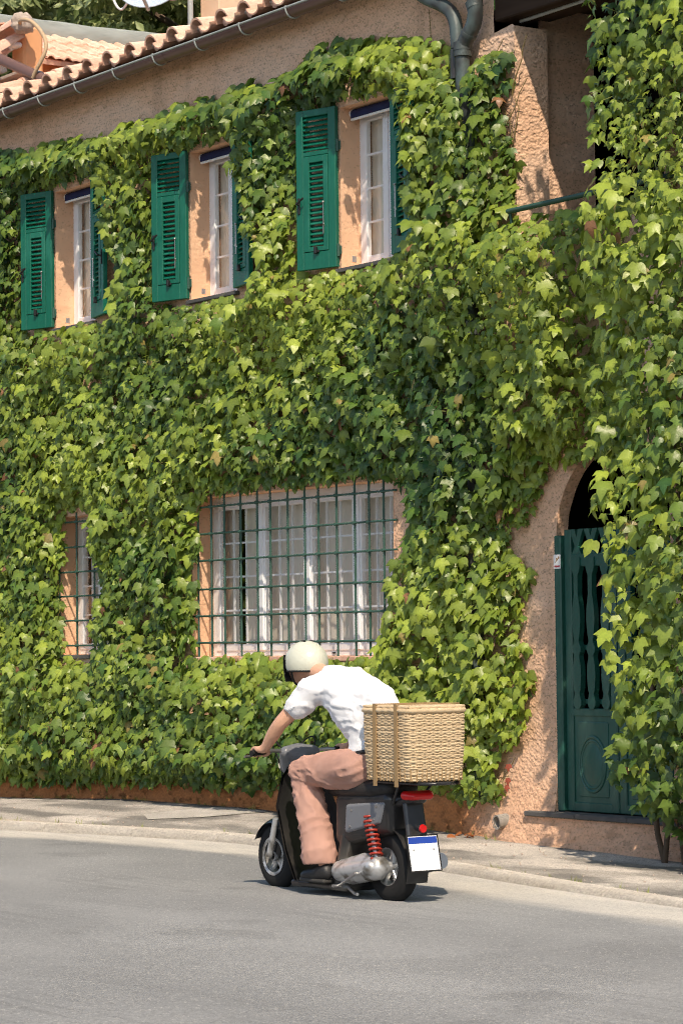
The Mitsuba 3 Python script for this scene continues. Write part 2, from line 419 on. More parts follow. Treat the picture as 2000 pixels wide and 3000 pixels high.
def regular_face(poly, step=0.055):
    """the wall as a lattice, cut to its openings"""
    from shapely import STRtree
    x0, z0, x1, z1 = poly.bounds
    gx = np.linspace(x0, x1, int((x1-x0)/step)); gz = np.linspace(z0, z1, int((z1-z0)/step))
    out_v, out_f, n = [], [], 0
    from shapely import prepared
    pp = prepared.prep(poly)
    pts = {}
    for i in range(len(gx)-1):
        for j in range(len(gz)-1):
            c = sbox(gx[i], gz[j], gx[i+1], gz[j+1])
            if pp.contains(c):
                q = [(gx[i], gz[j]), (gx[i+1], gz[j]), (gx[i+1], gz[j+1]), (gx[i], gz[j+1])]
                out_v += q; out_f += [[n, n+1, n+2], [n, n+2, n+3]]; n += 4
            elif pp.intersects(c):
                k = poly.intersection(c)
                for g in getattr(k, 'geoms', [k]):
                    if g.geom_type == 'Polygon' and g.area > 1e-9:
                        vt, fc = trimesh.creation.triangulate_polygon(g, engine='earcut')
                        out_v += [tuple(a) for a in vt]; out_f += [[n+a for a in t] for t in fc]; n += len(vt)
    v = np.array(out_v); f = np.array(out_f)
    vv, inv = np.unique(np.round(v, 5), axis=0, return_inverse=True)
    f = inv.ravel()[f]
    y = (meshkit.fbm(np.c_[vv[:, 0]*7, vv[:, 1]*7, 0*vv[:, 0]], 3) - 0.5)*0.007 + flare(vv[:, 0], vv[:, 1])
    t = trimesh.Trimesh(np.c_[vv[:, 0], y, vv[:, 1]], f, process=False)
    if t.face_normals[:, 1].mean() > 0:
        t.invert()
    return t


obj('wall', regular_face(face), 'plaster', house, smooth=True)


def reveal(ring, y0, y1, n=6):
    """the inner sides of an opening"""
    r = np.array(ring.segmentize(0.08).exterior.coords)
    r[:, 0] += (meshkit.noise(np.c_[r*14, 0*r[:, :1]]) - 0.5)*0.006
    ys = np.linspace(y0, y1, n)
    P = np.concatenate([np.c_[r[:, 0], np.full(len(r), y), r[:, 1]] for y in ys])
    m = len(r); f = []
    for i in range(n-1):
        for k in range(m-1):
            f.append([i*m+k, (i+1)*m+k, (i+1)*m+k+1, i*m+k+1])
    P[:m, 1] += flare(P[:m, 0], P[:m, 2])
    return P, np.array(f)


for h in holes[:-1]:
    obj('reveal', reveal(h, -0.004, 0.30), 'plaster_reveal', house)
obj('door_reveal', reveal(arch, -0.004, 0.10), 'plaster', house)
# rear walls, rooms behind the windows
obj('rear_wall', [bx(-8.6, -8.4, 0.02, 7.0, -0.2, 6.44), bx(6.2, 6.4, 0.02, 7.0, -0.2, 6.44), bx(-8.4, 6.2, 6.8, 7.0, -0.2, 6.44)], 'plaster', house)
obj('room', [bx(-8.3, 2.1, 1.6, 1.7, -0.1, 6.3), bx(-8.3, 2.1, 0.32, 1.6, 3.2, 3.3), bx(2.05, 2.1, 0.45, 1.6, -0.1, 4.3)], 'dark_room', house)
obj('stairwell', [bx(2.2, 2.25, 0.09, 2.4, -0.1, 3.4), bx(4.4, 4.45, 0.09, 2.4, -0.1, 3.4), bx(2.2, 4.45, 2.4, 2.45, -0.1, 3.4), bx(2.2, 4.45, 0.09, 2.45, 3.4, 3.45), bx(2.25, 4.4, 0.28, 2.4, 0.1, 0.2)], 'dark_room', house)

# loggia at the upper right
PJ = grid(lambda u, v: np.stack([2.312 - 0.03*np.clip(u, 0, 1)/0.3*0 + (meshkit.fbm(np.c_[u*7, v*7, 0*u], 3)-0.5)*0.003, u, v], 1), np.linspace(0.002, 0.3, 8), np.linspace(4.3, 5.93, 40))
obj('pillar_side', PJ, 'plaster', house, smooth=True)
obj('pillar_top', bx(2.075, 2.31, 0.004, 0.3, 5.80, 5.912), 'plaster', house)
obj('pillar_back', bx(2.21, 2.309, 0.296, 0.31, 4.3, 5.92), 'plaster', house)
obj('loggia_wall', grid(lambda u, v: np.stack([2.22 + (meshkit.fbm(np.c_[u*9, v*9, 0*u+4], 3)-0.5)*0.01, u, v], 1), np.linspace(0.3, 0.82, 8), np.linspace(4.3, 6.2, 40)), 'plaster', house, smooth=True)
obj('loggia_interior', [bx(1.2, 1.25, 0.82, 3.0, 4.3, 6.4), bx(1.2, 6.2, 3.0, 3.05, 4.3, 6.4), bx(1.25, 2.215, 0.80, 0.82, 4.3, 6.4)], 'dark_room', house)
obj('loggia_floor', bx(1.25, 6.2, 0.02, 3.0, 4.28, 4.34), 'slab_concrete', house)
obj('loggia_ceiling', [bx(1.25, 6.3, 0.30, 3.0, 6.12, 6.2)] + [bx(2.08, 6.3, y, y+0.09, 6.02, 6.12) for y in (0.32, 0.9, 1.5, 2.1)], 'dark_wood', house)
obj('beam', [bx(2.078, 6.4, 0.0, 0.28, 6.0, 6.55, 0.01)], 'dark_wood', house)
obj('loggia_post', bx(5.9, 6.2, 0.0, 0.3, 4.3, 6.0), 'plaster', house)
obj('door_frame', [bx(1.9, 1.98, 2.2, 2.3, 4.35, 5.75), bx(1.9, 3.0, 2.2, 2.3, 5.62, 5.72)], 'white_pvc', house)
rail = obj('railing', [tube([(2.40, -0.15, 4.535), (6.2, -0.15, 4.54)], 0.02, 10), tube([(2.42, -0.15, 4.535), (2.42, -0.10, 4.33)], 0.012, 8)], 'grille_green', house, smooth=50)
single('washing_line_pole', tube([(2.24, 0.12, 5.985), (3.6, 0.12, 6.0)], 0.014, 8), 'zinc', 'thin pale pole under the dark loggia ceiling, resting on the plastered pillar', 'pole', smooth=50)
cord = thing('pull_cord', 'thin light pull cord with white bob hanging in the dark loggia', 'cord')
obj('string', tube([(2.125, 0.8, 6.14), (2.125, 0.8, 5.86)], 0.0025, 5), 'tan_cable', cord)
obj('bob', lathe([(0.001, 0.03), (0.006, 0.028), (0.012, -0.01), (0.013, -0.018), (0.001, -0.02)], 'z', (2.125, 0.8, 5.845), 10), 'white_plastic', cord, smooth=60)

# ------------------------------------------------------------------ roof, gutter, pipes
RS = math.tan(math.radians(17)); RC = 1/math.hypot(1, RS); RSN = RS*RC
EY, EZ = -0.13, 6.60


def on_roof(x, s, h):
    """s metres up the slope from the eave, h above the deck"""
    return np.stack([x + 0*s, EY + s*RC - h*RSN, EZ + s*RSN + h*RC], -1)


roof = obj('roof', [(np.array([on_roof(np.array(a), np.array(s), np.array(h)) for h in (-0.02, 0.0) for a, s in ((-8.9, -0.10), (6.7, -0.10), (6.7, 4.4), (-8.9, 4.4))]),
                     np.array([[0, 1, 2, 3], [4, 7, 6, 5], [0, 4, 5, 1], [1, 5, 6, 2], [2, 6, 7, 3], [3, 7, 4, 0]])),
                    bx(-8.8, 6.6, -0.12, 0.05, 6.555, 6.575)], 'dark_wood', house)
rng = np.random.default_rng(3)


def arch_tile(L, w0, w1, hh, th=0.014, up=1, n=10):
    """one barrel tile: lower end at s = 0"""
    a = np.linspace(0, PI, n)
    rows = []
    for s, w in ((0, w0), (L*0.5, (w0+w1)/2), (L, w1)):
        for t in (0, th):
            rows.append(np.c_[np.cos(a)*(w/2 - t), np.full(n, s), up*np.sin(a)*(hh*w/w0 - t)])
    P = np.vstack(rows); f = []
    idx = lambda r, o, k: (r*2+o)*n + k
    for r in (0, 1):
        for k in range(n-1):
            f += [[idx(r, 0, k), idx(r, 0, k+1), idx(r+1, 0, k+1), idx(r+1, 0, k)], [idx(r, 1, k), idx(r+1, 1, k), idx(r+1, 1, k+1), idx(r, 1, k+1)]]
    for r in (0, 2):
        for k in range(n-1):
            f.append([idx(r, 0, k), idx(r, 1, k), idx(r, 1, k+1), idx(r, 0, k+1)])
    return P, np.array(f)


for c in range(-11, 31):
    xc = -4.898 + 0.3815*c
    if xc > 6.6 or xc < -8.8:
        continue
    near = -6.8 < xc < 2.2
    for r in range(4 if near else 2):
        dx, ds, da = rng.uniform(-0.012, 0.012), rng.uniform(-0.015, 0.015), rng.uniform(-0.02, 0.02)
        P, f = arch_tile(0.44, 0.222, 0.175, 0.118, 0.018)
        q = on_roof(xc + dx + P[:, 0] + P[:, 1]*da, r*0.37 + ds - 0.03 + P[:, 1], 0.045 + P[:, 2] + 0.022*(1-P[:, 1]/0.44))
        if near:
            obj('cover_tile', (q, f), 'terracotta', roof, smooth=50)
        P, f = arch_tile(0.44, 0.20, 0.235, 0.07, up=-1)
        q2 = on_roof(xc + 0.1885 + dx + P[:, 0], r*0.37 + ds*0.6 - 0.07 + P[:, 1], 0.085 + P[:, 2] + 0.018*(1-P[:, 1]/0.44))
        if near:
            obj('pan_tile', (q2, f), 'terracotta', roof, smooth=50)
        if not near:
            obj('tile_pair', cat([(q, f[:, [0, 1, 2, 3]]), (q2, f)]), 'terracotta', roof, smooth=50)
    if near:   # mortar and a broken piece of tile that close the end of each cover tile
        w = rng.uniform(0.05, 0.075)
        b1 = lathe([(0.001, 0), (w*0.6, 0.0), (w*0.55, 0.12), (0.001, 0.12)], 'y', (0, 0, 0), 8)
        q = on_roof(xc + b1[0][:, 0], 0.02 + b1[0][:, 1], 0.065 + b1[0][:, 2]*0.8)
        obj('tile_stop', (q, b1[1]), 'terracotta', roof)
        lump = trimesh.creation.icosphere(2, 0.052)
        v = np.array(lump.vertices)*[0.95, 1.0, 0.62]*(0.7 + 0.6*meshkit.noise(np.array(lump.vertices)*40 + c))[:, None]*0.8
        obj('mortar_lump', (on_roof(xc + 0.055*rng.choice([-1, 1]) + v[:, 0], 0.06 + v[:, 1], 0.085 + v[:, 2]), lump.faces), 'mortar', roof, smooth=True)

gut_pr = [(0.072*math.cos(a), 0.072*math.sin(a)) for a in np.linspace(PI, 2*PI, 13)]
inn = [(0.066*math.cos(a), 0.066*math.sin(a) + 0.001) for a in np.linspace(2*PI, PI, 13)]
bead = [(-0.072 + 0.010*math.cos(a), 0.004 + 0.010*math.sin(a)) for a in np.linspace(0, 2*PI, 9)[:-1]]
GY, GZ = -0.205, 6.545
ring = np.array(gut_pr + inn)
gx = np.linspace(-8.9, 6.7, 60)
P = np.concatenate([np.c_[np.full(len(ring), a), GY + ring[:, 0], GZ + ring[:, 1]] for a in gx])
m = len(ring); f = [[i*m+k, (i+1)*m+k, (i+1)*m+(k+1) % m, i*m+(k+1) % m] for i in range(len(gx)-1) for k in range(m)]
gutter = obj('gutter', cat([(P, np.array(f))]), 'gutter_brown', house, smooth=50)
obj('rim', tube([(a, GY-0.072, GZ+0.003) for a in np.linspace(-8.9, 6.7, 30)], 0.010, 8), 'zinc', gutter, smooth=50)
for i in range(-5, 17):
    xb = -5.244 + 0.7053*i
    if -8.8 < xb < 6.6:
        obj('bracket', tube([(xb, GY + 0.0755*math.cos(a), GZ + 0.0755*math.sin(a)) for a in np.linspace(0.93*PI, 2.0*PI, 12)] + [(xb, GY+0.115, GZ+0.02)], 0.0085, 6), 'zinc', gutter, smooth=50)
for xb in (-2.30, -5.2, 0.6):
    obj('joint', tube([(xb + d, GY + 0, GZ) for d in (-0.03, 0.03)], 0.074, 1, caps=False) if False else (np.concatenate([np.c_[np.full(13, xb+d), GY + 1.04*np.array(gut_pr)[:, 0], GZ + 1.04*np.array(gut_pr)[:, 1]] for d in (-0.035, 0.035)]),
        np.array([[k, 13+k, 14+k, k+1] for k in range(12)])), 'gutter_brown', gutter)
pipe = obj('downpipe', [tube(spline([(1.24, -0.20, 6.47), (1.32, -0.17, 6.37), (1.46, -0.13, 6.27), (1.60, -0.11, 6.20), (1.71, -0.10, 6.10), (1.745, -0.10, 5.98), (1.76, -0.10, 5.85)], 26), 0.052, 14)], 'old_copper', house, smooth=50)
pipe2 = obj('downpipe', [tube(spline([(1.98, -0.20, 6.47), (1.99, -0.16, 6.33), (2.015, -0.135, 6.20), (2.02, -0.13, 6.10), (1.99, -0.12, 6.00), (1.92, -0.12, 5.92), (1.865, -0.12, 5.86), (1.84, -0.12, 5.78)], 26), 0.058, 14),
                         tube([(1.84, -0.12, 5.80), (1.84, -0.12, 5.50), (1.84, -0.065, 5.36), (1.84, -0.06, 5.2), (1.84, -0.06, 0.3)], 0.054, 14)], 'old_copper', house, smooth=50)
for z in (5.845, 5.80):
    obj('collar', tube([(1.845, -0.12, z-0.03), (1.845, -0.12, z+0.03)], 0.070 if z > 5.82 else 0.066, 16), 'old_copper', pipe2, smooth=50)
obj('collar', tube([(1.755, -0.10, 5.84), (1.755, -0.10, 5.62)], 0.058, 14), 'old_copper', pipe, smooth=50)
for q in ([(2.005, -0.135, 6.15), (2.02, -0.13, 6.10)], [(1.935, -0.12, 5.935), (1.915, -0.12, 5.915)]):
    obj('seam', tube(q, 0.063, 14), 'old_copper', pipe2, smooth=50)

chim = obj('chimney', bx(-4.05, -3.72, 1.2, 1.62, 6.6, 8.6, 0.008), 'chimney_plaster', house)
obj('cap', bx(-4.12, -3.65, 1.13, 1.69, 8.6, 8.68), 'slate', chim)
dish = thing('satellite_dish', 'pale blue satellite dish on a grey mast above the roof tiles', 'satellite dish')
obj('mast', tube([(-3.90, 1.0, 6.7), (-3.90, 1.0, 7.9)], 0.026, 12), 'zinc', dish, smooth=50)
dc = np.array([-4.27, 0.83, 7.72])
pr = [(0.001, 0.0)] + [(0.36*t, 0.11*t*t) for t in np.linspace(0.12, 1, 9)] + [(0.365, 0.105), (0.36, 0.095)] + [(0.355*t, 0.11*t*t-0.012) for t in np.linspace(0.95, 0.05, 8)]
dv, df = lathe(pr, 'z', (0, 0, 0), 32)
nrm = np.array([0.62, -0.72, 0.35]); nrm /= np.linalg.norm(nrm)
ua = np.cross(nrm, [0, 0, 1.0]); ua /= np.linalg.norm(ua); ub = np.cross(ua, nrm)
obj('reflector', (dc + dv[:, :1]*ua - dv[:, 1:2]*ub + dv[:, 2:]*nrm, df), 'dish_blue', dish, smooth=50)
obj('arm', [tube([dc - ub*0.34*-1 + nrm*0.03 if False else dc - ub*0.36 + nrm*0.06, dc + nrm*0.55 - ub*0.30], 0.018, 8), tube([dc - nrm*0.02, (-3.90, 1.0, 7.70)], 0.025, 8)], 'zinc', dish, smooth=50)
obj('rim_bracket', bx(-4.16, -3.98, 0.88, 0.98, 7.52, 7.57, 0.006), 'zinc', dish)
obj('feed_horn', tube([dc + nrm*0.56 - ub*0.30, dc + nrm*0.47 - ub*0.2], 0.03, 10), 'white_plastic', dish, smooth=50)
obj('cable', tube(spline([(-4.95, 0.75, 7.82), (-4.90, 0.76, 7.62), (-4.82, 0.78, 7.55), (-4.72, 0.8, 7.62), (-4.66, 0.82, 7.80)], 20), 0.012, 6), 'white_plastic', dish, smooth=50)

# ------------------------------------------------------------------ windows and shutters
def sash(key, x0, x1, z0, z1, y, st=0.05, cols=1, rows=4, mt=0.012, d=0.045):
    """one casement: frame, muntins, pane; y is its front face"""
    c = obj('casement', [bx(x0, x0+st, y, y+d, z0, z1, 0.004), bx(x1-st, x1, y, y+d, z0, z1, 0.004), bx(x0+st, x1-st, y+0.0008, y+d-0.001, z0, z0+st, 0.004), bx(x0+st, x1-st, y+0.0008, y+d-0.001, z1-st, z1, 0.004)], 'white_pvc', key)
    gx0, gx1, gz0, gz1 = x0+st, x1-st, z0+st, z1-st
    for i in range(1, cols):
        xm = gx0 + (gx1-gx0)*i/cols
        obj('muntin', bx(xm-mt/2, xm+mt/2, y+0.018, y+0.034, gz0, gz1), 'white_pvc', c)
    for i in range(1, rows):
        zm = gz0 + (gz1-gz0)*i/rows
        obj('muntin', bx(gx0, gx1, y+0.016, y+0.0345, zm-mt/2, zm+mt/2), 'white_pvc', c)
    yy = y + 0.014
    obj('pane', (np.array([[gx0, yy, gz0], [gx1, yy, gz0], [gx1, yy, gz1], [gx0, yy, gz1]]), np.array([[0, 1, 2], [0, 2, 3]])), 'glass', c)
    return c


def curtain(x0, x1, z0, z1, y, folds=9, amp=0.014, ph=0.0):
    us = np.linspace(0, 1, folds*8+1)
    def fn(u, v):
        w = np.sin(u*folds*2*PI + ph + 0.8*np.sin(v*2+ph)) + 0.4*np.sin(u*folds*4.7 + 2*ph)
        return np.stack([x0 + (x1-x0)*u, y + amp*w*(0.6+0.4*v), z0 + (z1-z0)*v], 1)
    return grid(fn, us, np.linspace(0, 1, 6))


def shutter_leaf(name, hinge_x, sgn, ang, flip, label=None):
    """a louvred leaf; built flat from u = 0 (hinge) to u = 0.40, then swung on its hinge; sgn -1 = to the left"""
    W_, Z0, Z1, TH = 0.405, 4.425, 5.715, 0.042
    ca, sa = math.cos(ang), math.sin(ang)

    def put(m):
        v, f = (m if isinstance(m, tuple) else (np.asarray(m.vertices), np.asarray(m.faces)))
        u, w, z = v[:, 0], v[:, 1], v[:, 2]          # w: outward from the wall
        out = np.stack([hinge_x + sgn*(u*ca - w*sa), -(0.012 + u*sa + w*ca), z], 1)
        return out, f
    B = lambda u0, u1, w0, w1, z0, z1, c=0.004: put(bx(u0, u1, w0, w1, z0, z1, c))
    ul0, ul1 = 0.075, 0.335                           # upper louvre panel
    zu0, zu1 = 5.375, 5.66
    # the lower flap: narrower louvres within a frame of its own
    ll0, ll1 = 0.125, 0.27
    zl0, zl1 = 4.605, 5.285
    k = obj('shutter', [B(0, ul0, 0, TH, Z0, Z1), B(ul1, W_, 0, TH, Z0, Z1), B(ul0, ul1, 0.001, TH-0.001, zu1, Z1), B(ul0, ul1, 0.001, TH-0.001, zl1+0.055, zu0), B(ul0, ul1, 0.001, TH-0.001, Z0, zl0-0.04)], 'shutter_green', house, label=label)
    obj('flap', [B(ul0+0.003, ll0, 0.004, TH+0.004, zl0-0.037, zl1+0.052, 0.003), B(ll1, ul1-0.003, 0.004, TH+0.004, zl0-0.037, zl1+0.052, 0.003), B(ll0, ll1, 0.005, TH+0.003, zl1, zl1+0.052, 0.003), B(ll0, ll1, 0.005, TH+0.003, zl0-0.037, zl0, 0.003)], 'shutter_green', k)

    def slats(u0, u1, z0, z1, n):
        pitch = (z1-z0)/n
        for i in range(n):
            z = z0 + (i+0.5)*pitch
            q = np.array([[u0, 0.004, z+0.016], [u1, 0.004, z+0.016], [u1, 0.036, z-0.014], [u0, 0.036, z-0.014], [u0, 0.006, z+0.023], [u1, 0.006, z+0.023], [u1, 0.040, z-0.008], [u0, 0.040, z-0.008]])
            if flip:
                q[:, 1] = TH - q[:, 1]
            ff = np.array([[0, 1, 2, 3], [4, 7, 6, 5], [0, 4, 5, 1], [1, 5, 6, 2], [2, 6, 7, 3], [3, 7, 4, 0]])
            obj('slat', put((q, ff)), 'shutter_green', k)
    slats(ul0, ul1, zu0, zu1, 7)
    slats(ll0, ll1, zl0, zl1, 16)
    obj('handle', [B(0.362, 0.385, TH, TH+0.012, 4.88, 5.01, 0.003), put(tube([(0.373, TH+0.012, 4.955), (0.373, TH+0.04, 4.958), (0.30, TH+0.045, 5.0)], 0.009, 8))], 'black_iron', k)
    obj('catch', [B(0.185, 0.21, TH, TH+0.03, 4.545, 4.60, 0.004), B(0.165, 0.185, TH+0.002, TH+0.018, 4.555, 4.575, 0.003)], 'black_iron', k)
    obj('stay_rod', [put(tube([(0.118, TH+0.012, 4.70), (0.118, TH+0.012, 4.95)], 0.0045, 6)), put((lambda s: (np.asarray(s.vertices) + [0.118, TH+0.012, 4.955], s.faces))(trimesh.creation.icosphere(1, 0.011))), put(tube([(0.118, TH, 4.76), (0.112, TH+0.018, 4.78)], 0.008, 6))], 'steel', k)
    for z in (4.56, 5.40):
        obj('hinge', [put(tube([(-0.006, 0.02, z-0.05), (-0.006, 0.02, z+0.05)], 0.013, 8)), B(-0.03, 0.0, 0.002, 0.012, z-0.035, z+0.035, 0.002)], 'grille_green', k)
    return k


for i, (a, b) in enumerate(WIN):
    where = ('leftmost', 'middle', 'rightmost')[i]
    shutter_leaf('shutter', a-0.015, -1, math.radians(17), False)
    shutter_leaf('shutter', b+0.015, 1, math.radians(13), False)
    w = obj('window', [bx(a, a+0.045, 0.185, 0.26, WZ0, WZ1, 0.004), bx(b-0.045, b, 0.185, 0.26, WZ0, WZ1, 0.004), bx(a+0.045, b-0.045, 0.186, 0.259, WZ0+0.0, WZ0+0.045, 0.004), bx(a+0.045, b-0.045, 0.186, 0.259, WZ1-0.05, WZ1, 0.004)], 'white_pvc', house)
    mid = (a+b)/2
    for s0, s1 in ((a+0.04, mid+0.012), (mid-0.012+0.026, b-0.04)):
        sash(w, s0, s1, WZ0+0.04, WZ1-0.045, 0.178 if s0 < mid else 0.181, 0.062, 1, 4, 0.016)
    obj('meeting_strip', bx(mid-0.02, mid+0.034, 0.170, 0.178, WZ0+0.05, WZ1-0.06, 0.004), 'white_pvc', w)
    obj('curtain', curtain(a+0.03, b-0.03, WZ0+0.05, WZ1, 0.275, 8, 0.010, i*1.7), 'curtain', house, smooth=True)
    rb = obj('roller_blind', tube([(a+0.02, 0.12, WZ1-0.04), (b-0.02, 0.12, WZ1-0.04)], 0.034, 16), 'navy', house, smooth=50)
    obj('bar', bx(a+0.02, b-0.02, 0.085, 0.105, WZ1-0.10, WZ1-0.08, 0.003), 'white_plastic', rb)
    obj('cloth', bx(a+0.03, b-0.03, 0.080, 0.084, WZ1-0.082, WZ1-0.04), 'navy', rb)
    obj('end_cap', [lathe([(0.001, -0.006), (0.040, -0.006), (0.040, 0.006), (0.001, 0.006)], 'x', (e, 0.12, WZ1-0.04), 16) for e in (a+0.014, b-0.014)], 'white_plastic', rb, smooth=50)
    obj('sill', bx(a-0.03, b+0.03, -0.045, 0.2, WZ0-0.035, WZ0-0.002, 0.004), 'slate', house)
    obj('shutter_stop', [bx(a-0.006, a+0.004, 0.10, 0.14, WZ0+0.06, WZ0+0.11, 0.002)], 'steel', house)

# the long grilled window
x0, x1, z0, z1 = BIGW
w = obj('window', [bx(x0+0.02, x0+0.08, 0.19, 0.27, z0, z1, 0.004), bx(x1-0.08, x1-0.02, 0.19, 0.27, z0, z1, 0.004), bx(x0+0.08, x1-0.08, 0.191, 0.269, z0, z0+0.05, 0.004), bx(x0+0.08, x1-0.08, 0.191, 0.269, z1-0.06, z1, 0.004)], 'white_pvc', house)
cols = [(-2.20, -1.49), (-1.475, -0.775), (-0.765, -0.065), (-0.05, 0.64)]
for k, (s0, s1) in enumerate(cols):
    sash(w, s0, s1, z0+0.045, z1-0.055, 0.182, 0.058, 3, 4, 0.015)
for xm in (-1.4825, -0.77, -0.0575):
    obj('mullion', bx(xm-0.045, xm+0.045, 0.168, 0.182, z0+0.05, z1-0.06, 0.004), 'white_pvc', w)
obj('drain_cover', bx(-0.42, -0.38, 0.178, 0.19, z0+0.018, z0+0.03), 'black_iron', w)
for s0, s1, ph in ((-2.9, -2.07, 0.3), (-1.95, -0.72, 1.1), (-0.74, 1.0, 2.0)):
    obj('curtain', curtain(s0, s1, z0, z1, 0.33, max(2, int((s1-s0)*5)), 0.007, ph), 'curtain', house, smooth=True)
obj('sill', bx(x0-0.02, x1+0.02, -0.02, 0.2, z0-0.04, z0-0.002, 0.004), 'terracotta', house)
gr = obj('grille', [tube([(x0-0.01, 0.03, z0+0.004), (x0-0.008, 0.0, z0+0.004)], 0.008, 6)], 'grille_green', house)


def bars(key, xs_, zs_, xl, xr, zb, zt, y, r=0.0095):
    for a in xs_:
        obj('bar', tube([(a, y, zb), (a, y, zt)], r, 8), 'grille_green', key, smooth=50)
    for z in zs_:
        obj('crossbar', tube([(xl, y-0.013, z), (xr, y-0.013, z)], r*0.9, 8), 'grille_green', key, smooth=50)
    obj('collar', [bx(a-0.014, a+0.014, y-0.024, y+0.011, z-0.013, z+0.013, 0.005) for a in xs_ for z in zs_], 'grille_green', key, kind='stuff')


gxs = -2.187 + np.r_[0, np.cumsum([0.2169, 0.211, 0.2594, 0.2597, 0.2004, 0.2635, 0.2514, 0.1997, 0.2617, 0.2544, 0.1983, 0.2])]
bars(gr, gxs, [1.452, 1.68, 1.908, 2.152, 2.38, 2.61], x0-0.06, x1+0.06, z0-0.02, z1+0.03, -0.004)
x0, x1, z0, z1 = SMW
w = obj('window', [bx(x0+0.02, x0+0.08, 0.19, 0.27, z0, z1, 0.004), bx(x1-0.08, x1-0.02, 0.19, 0.27, z0, z1, 0.004), bx(x0+0.08, x1-0.08, 0.191, 0.269, z0, z0+0.05, 0.004), bx(x0+0.08, x1-0.08, 0.191, 0.269, z1-0.06, z1, 0.004)], 'white_pvc', house)
sash(w, x0+0.07, (x0+x1)/2+0.0, z0+0.045, z1-0.055, 0.182, 0.055, 2, 4, 0.015)
sash(w, (x0+x1)/2+0.004, x1-0.07, z0+0.045, z1-0.055, 0.182, 0.055, 2, 4, 0.015)
obj('curtain', curtain(x0, x1, z0, z1, 0.33, 9, 0.014, 0.7), 'curtain', house, smooth=True)
obj('sill', bx(x0-0.02, x1+0.02, -0.02, 0.2, z0-0.04, z0-0.002, 0.004), 'slate', house)
gr = obj('grille', [tube([(x0-0.01, 0.03, z0+0.004), (x0-0.008, 0.0, z0+0.004)], 0.008, 6)], 'grille_green', house)
bars(gr, [-4.68, -4.347, -4.014, -3.72], [1.4426, 1.672, 1.898, 2.121, 2.351, 2.584], x0-0.1, x1+0.06, z0-0.02, z1+0.03, -0.004)

# ------------------------------------------------------------------ the gate in the arch
door = obj('door', [bx(2.722, 2.795, -0.03, 0.05, 0.232, 2.18, 0.008)], 'door_green', house)
BALP = [(2.02, .046), (1.955, .046), (1.93, .040), (1.895, .023), (1.76, .022), (1.66, .040), (1.58, .045), (1.49, .036), (1.43, .022), (1.41, .032), (1.385, .046), (1.355, .042), (1.335, .028), (1.315, .028), (1.26, .042), (1.19, .046), (1.09, .036), (1.065, .026), (1.045, .030), (1.01, .043), (.98, .040), (.955, .020)]


def baluster(xc, y0, y1):
    p = Polygon([(xc - w_, z) for z, w_ in BALP] + [(xc + w_, z) for z, w_ in BALP[::-1]]).buffer(0.006).buffer(-0.006)
    return extr_y(p, y0, y1)


for L0 in (2.80, 3.372):
    lf = obj('leaf', [bx(L0, L0+0.075, 0.0, 0.045, 0.237, 2.22, 0.006), bx(L0+0.49, L0+0.56, 0.0, 0.045, 0.237, 2.22, 0.006), bx(L0+0.075, L0+0.49, 0.002, 0.043, 0.237, 0.30, 0.004), bx(L0+0.075, L0+0.49, 0.002, 0.043, 0.905, 0.958, 0.004), bx(L0+0.075, L0+0.49, 0.002, 0.043, 1.955, 2.045, 0.004)], 'door_green', door) if L0 < 3 else \
        obj('leaf', [bx(L0, L0+0.075, 0.0, 0.045, 0.237, 2.22, 0.006), bx(L0+0.49, L0+0.56, 0.0, 0.045, 0.237, 2.22, 0.006), bx(L0+0.075, L0+0.49, 0.002, 0.043, 0.237, 0.30, 0.004), bx(L0+0.075, L0+0.49, 0.002, 0.043, 0.905, 0.958, 0.004), bx(L0+0.075, L0+0.49, 0.002, 0.043, 1.955, 2.045, 0.004)], 'door_green', door)
    pz0, pz1, pa, pb = 0.30, 0.905, L0+0.075, L0+0.49
    pm = [bx(pa, pb, 0.014, 0.036, pz0, pz1), bx(pa+0.045, pb-0.045, 0.004, 0.02, pz0+0.04, pz1-0.04, 0.010)]
    oc = ((pa+pb)/2, 0.57)
    for rr, tw in ((1.0, 0.013), (0.86, 0.009)):
        pm.append(tube([(oc[0] + 0.142*rr*math.cos(t), 0.006, oc[1] + 0.192*rr*math.sin(t)) for t in np.linspace(0, 2*PI, 49)[:-1]], tw, 8, closed=True))
    dome = lathe([(0.001, -0.016), (0.05, -0.014), (0.085, -0.009), (0.104, -0.0), (0.106, 0.01)], 'y', (0, 0, 0), 32)
    pm.append((dome[0]*[1.0, 1, 1.4] + [oc[0], 0.006, oc[1]], dome[1]))
    obj('panel', pm, 'door_green', door, smooth=35)
    for k in range(3 if L0 < 3 else 2):
        xc = L0 + 0.135 + 0.157*k
        obj('baluster', baluster(xc, -0.008, 0.034), 'door_green', door)
        top = Polygon([(xc-0.05, 2.045), (xc-0.02, 2.10), (xc-0.075, 2.22), (xc-0.02, 2.22), (xc, 2.16), (xc+0.02, 2.22), (xc+0.075, 2.22), (xc+0.02, 2.10), (xc+0.05, 2.045)])
        obj('bracket', extr_y(top, 0.005, 0.035), 'door_green', door)
    for z in (1.385, 1.005):
        obj('stringer', bx(L0+0.075, L0+0.49, 0.036, 0.06, z-0.018, z+0.018, 0.004), 'door_green', door)
stk = thing('sticker', 'small white square sticker on the green gate post', 'sticker')
mat('sticker_white', (0.78, 0.78, 0.76), 0.4); mat('sticker_mark', (0.35, 0.2, 0.08), 0.5); mat('sticker_red', (0.45, 0.06, 0.07), 0.5)
obj('paper', bx(2.722, 2.80, -0.0325, -0.0308, 1.945, 2.045), 'sticker_white', stk)
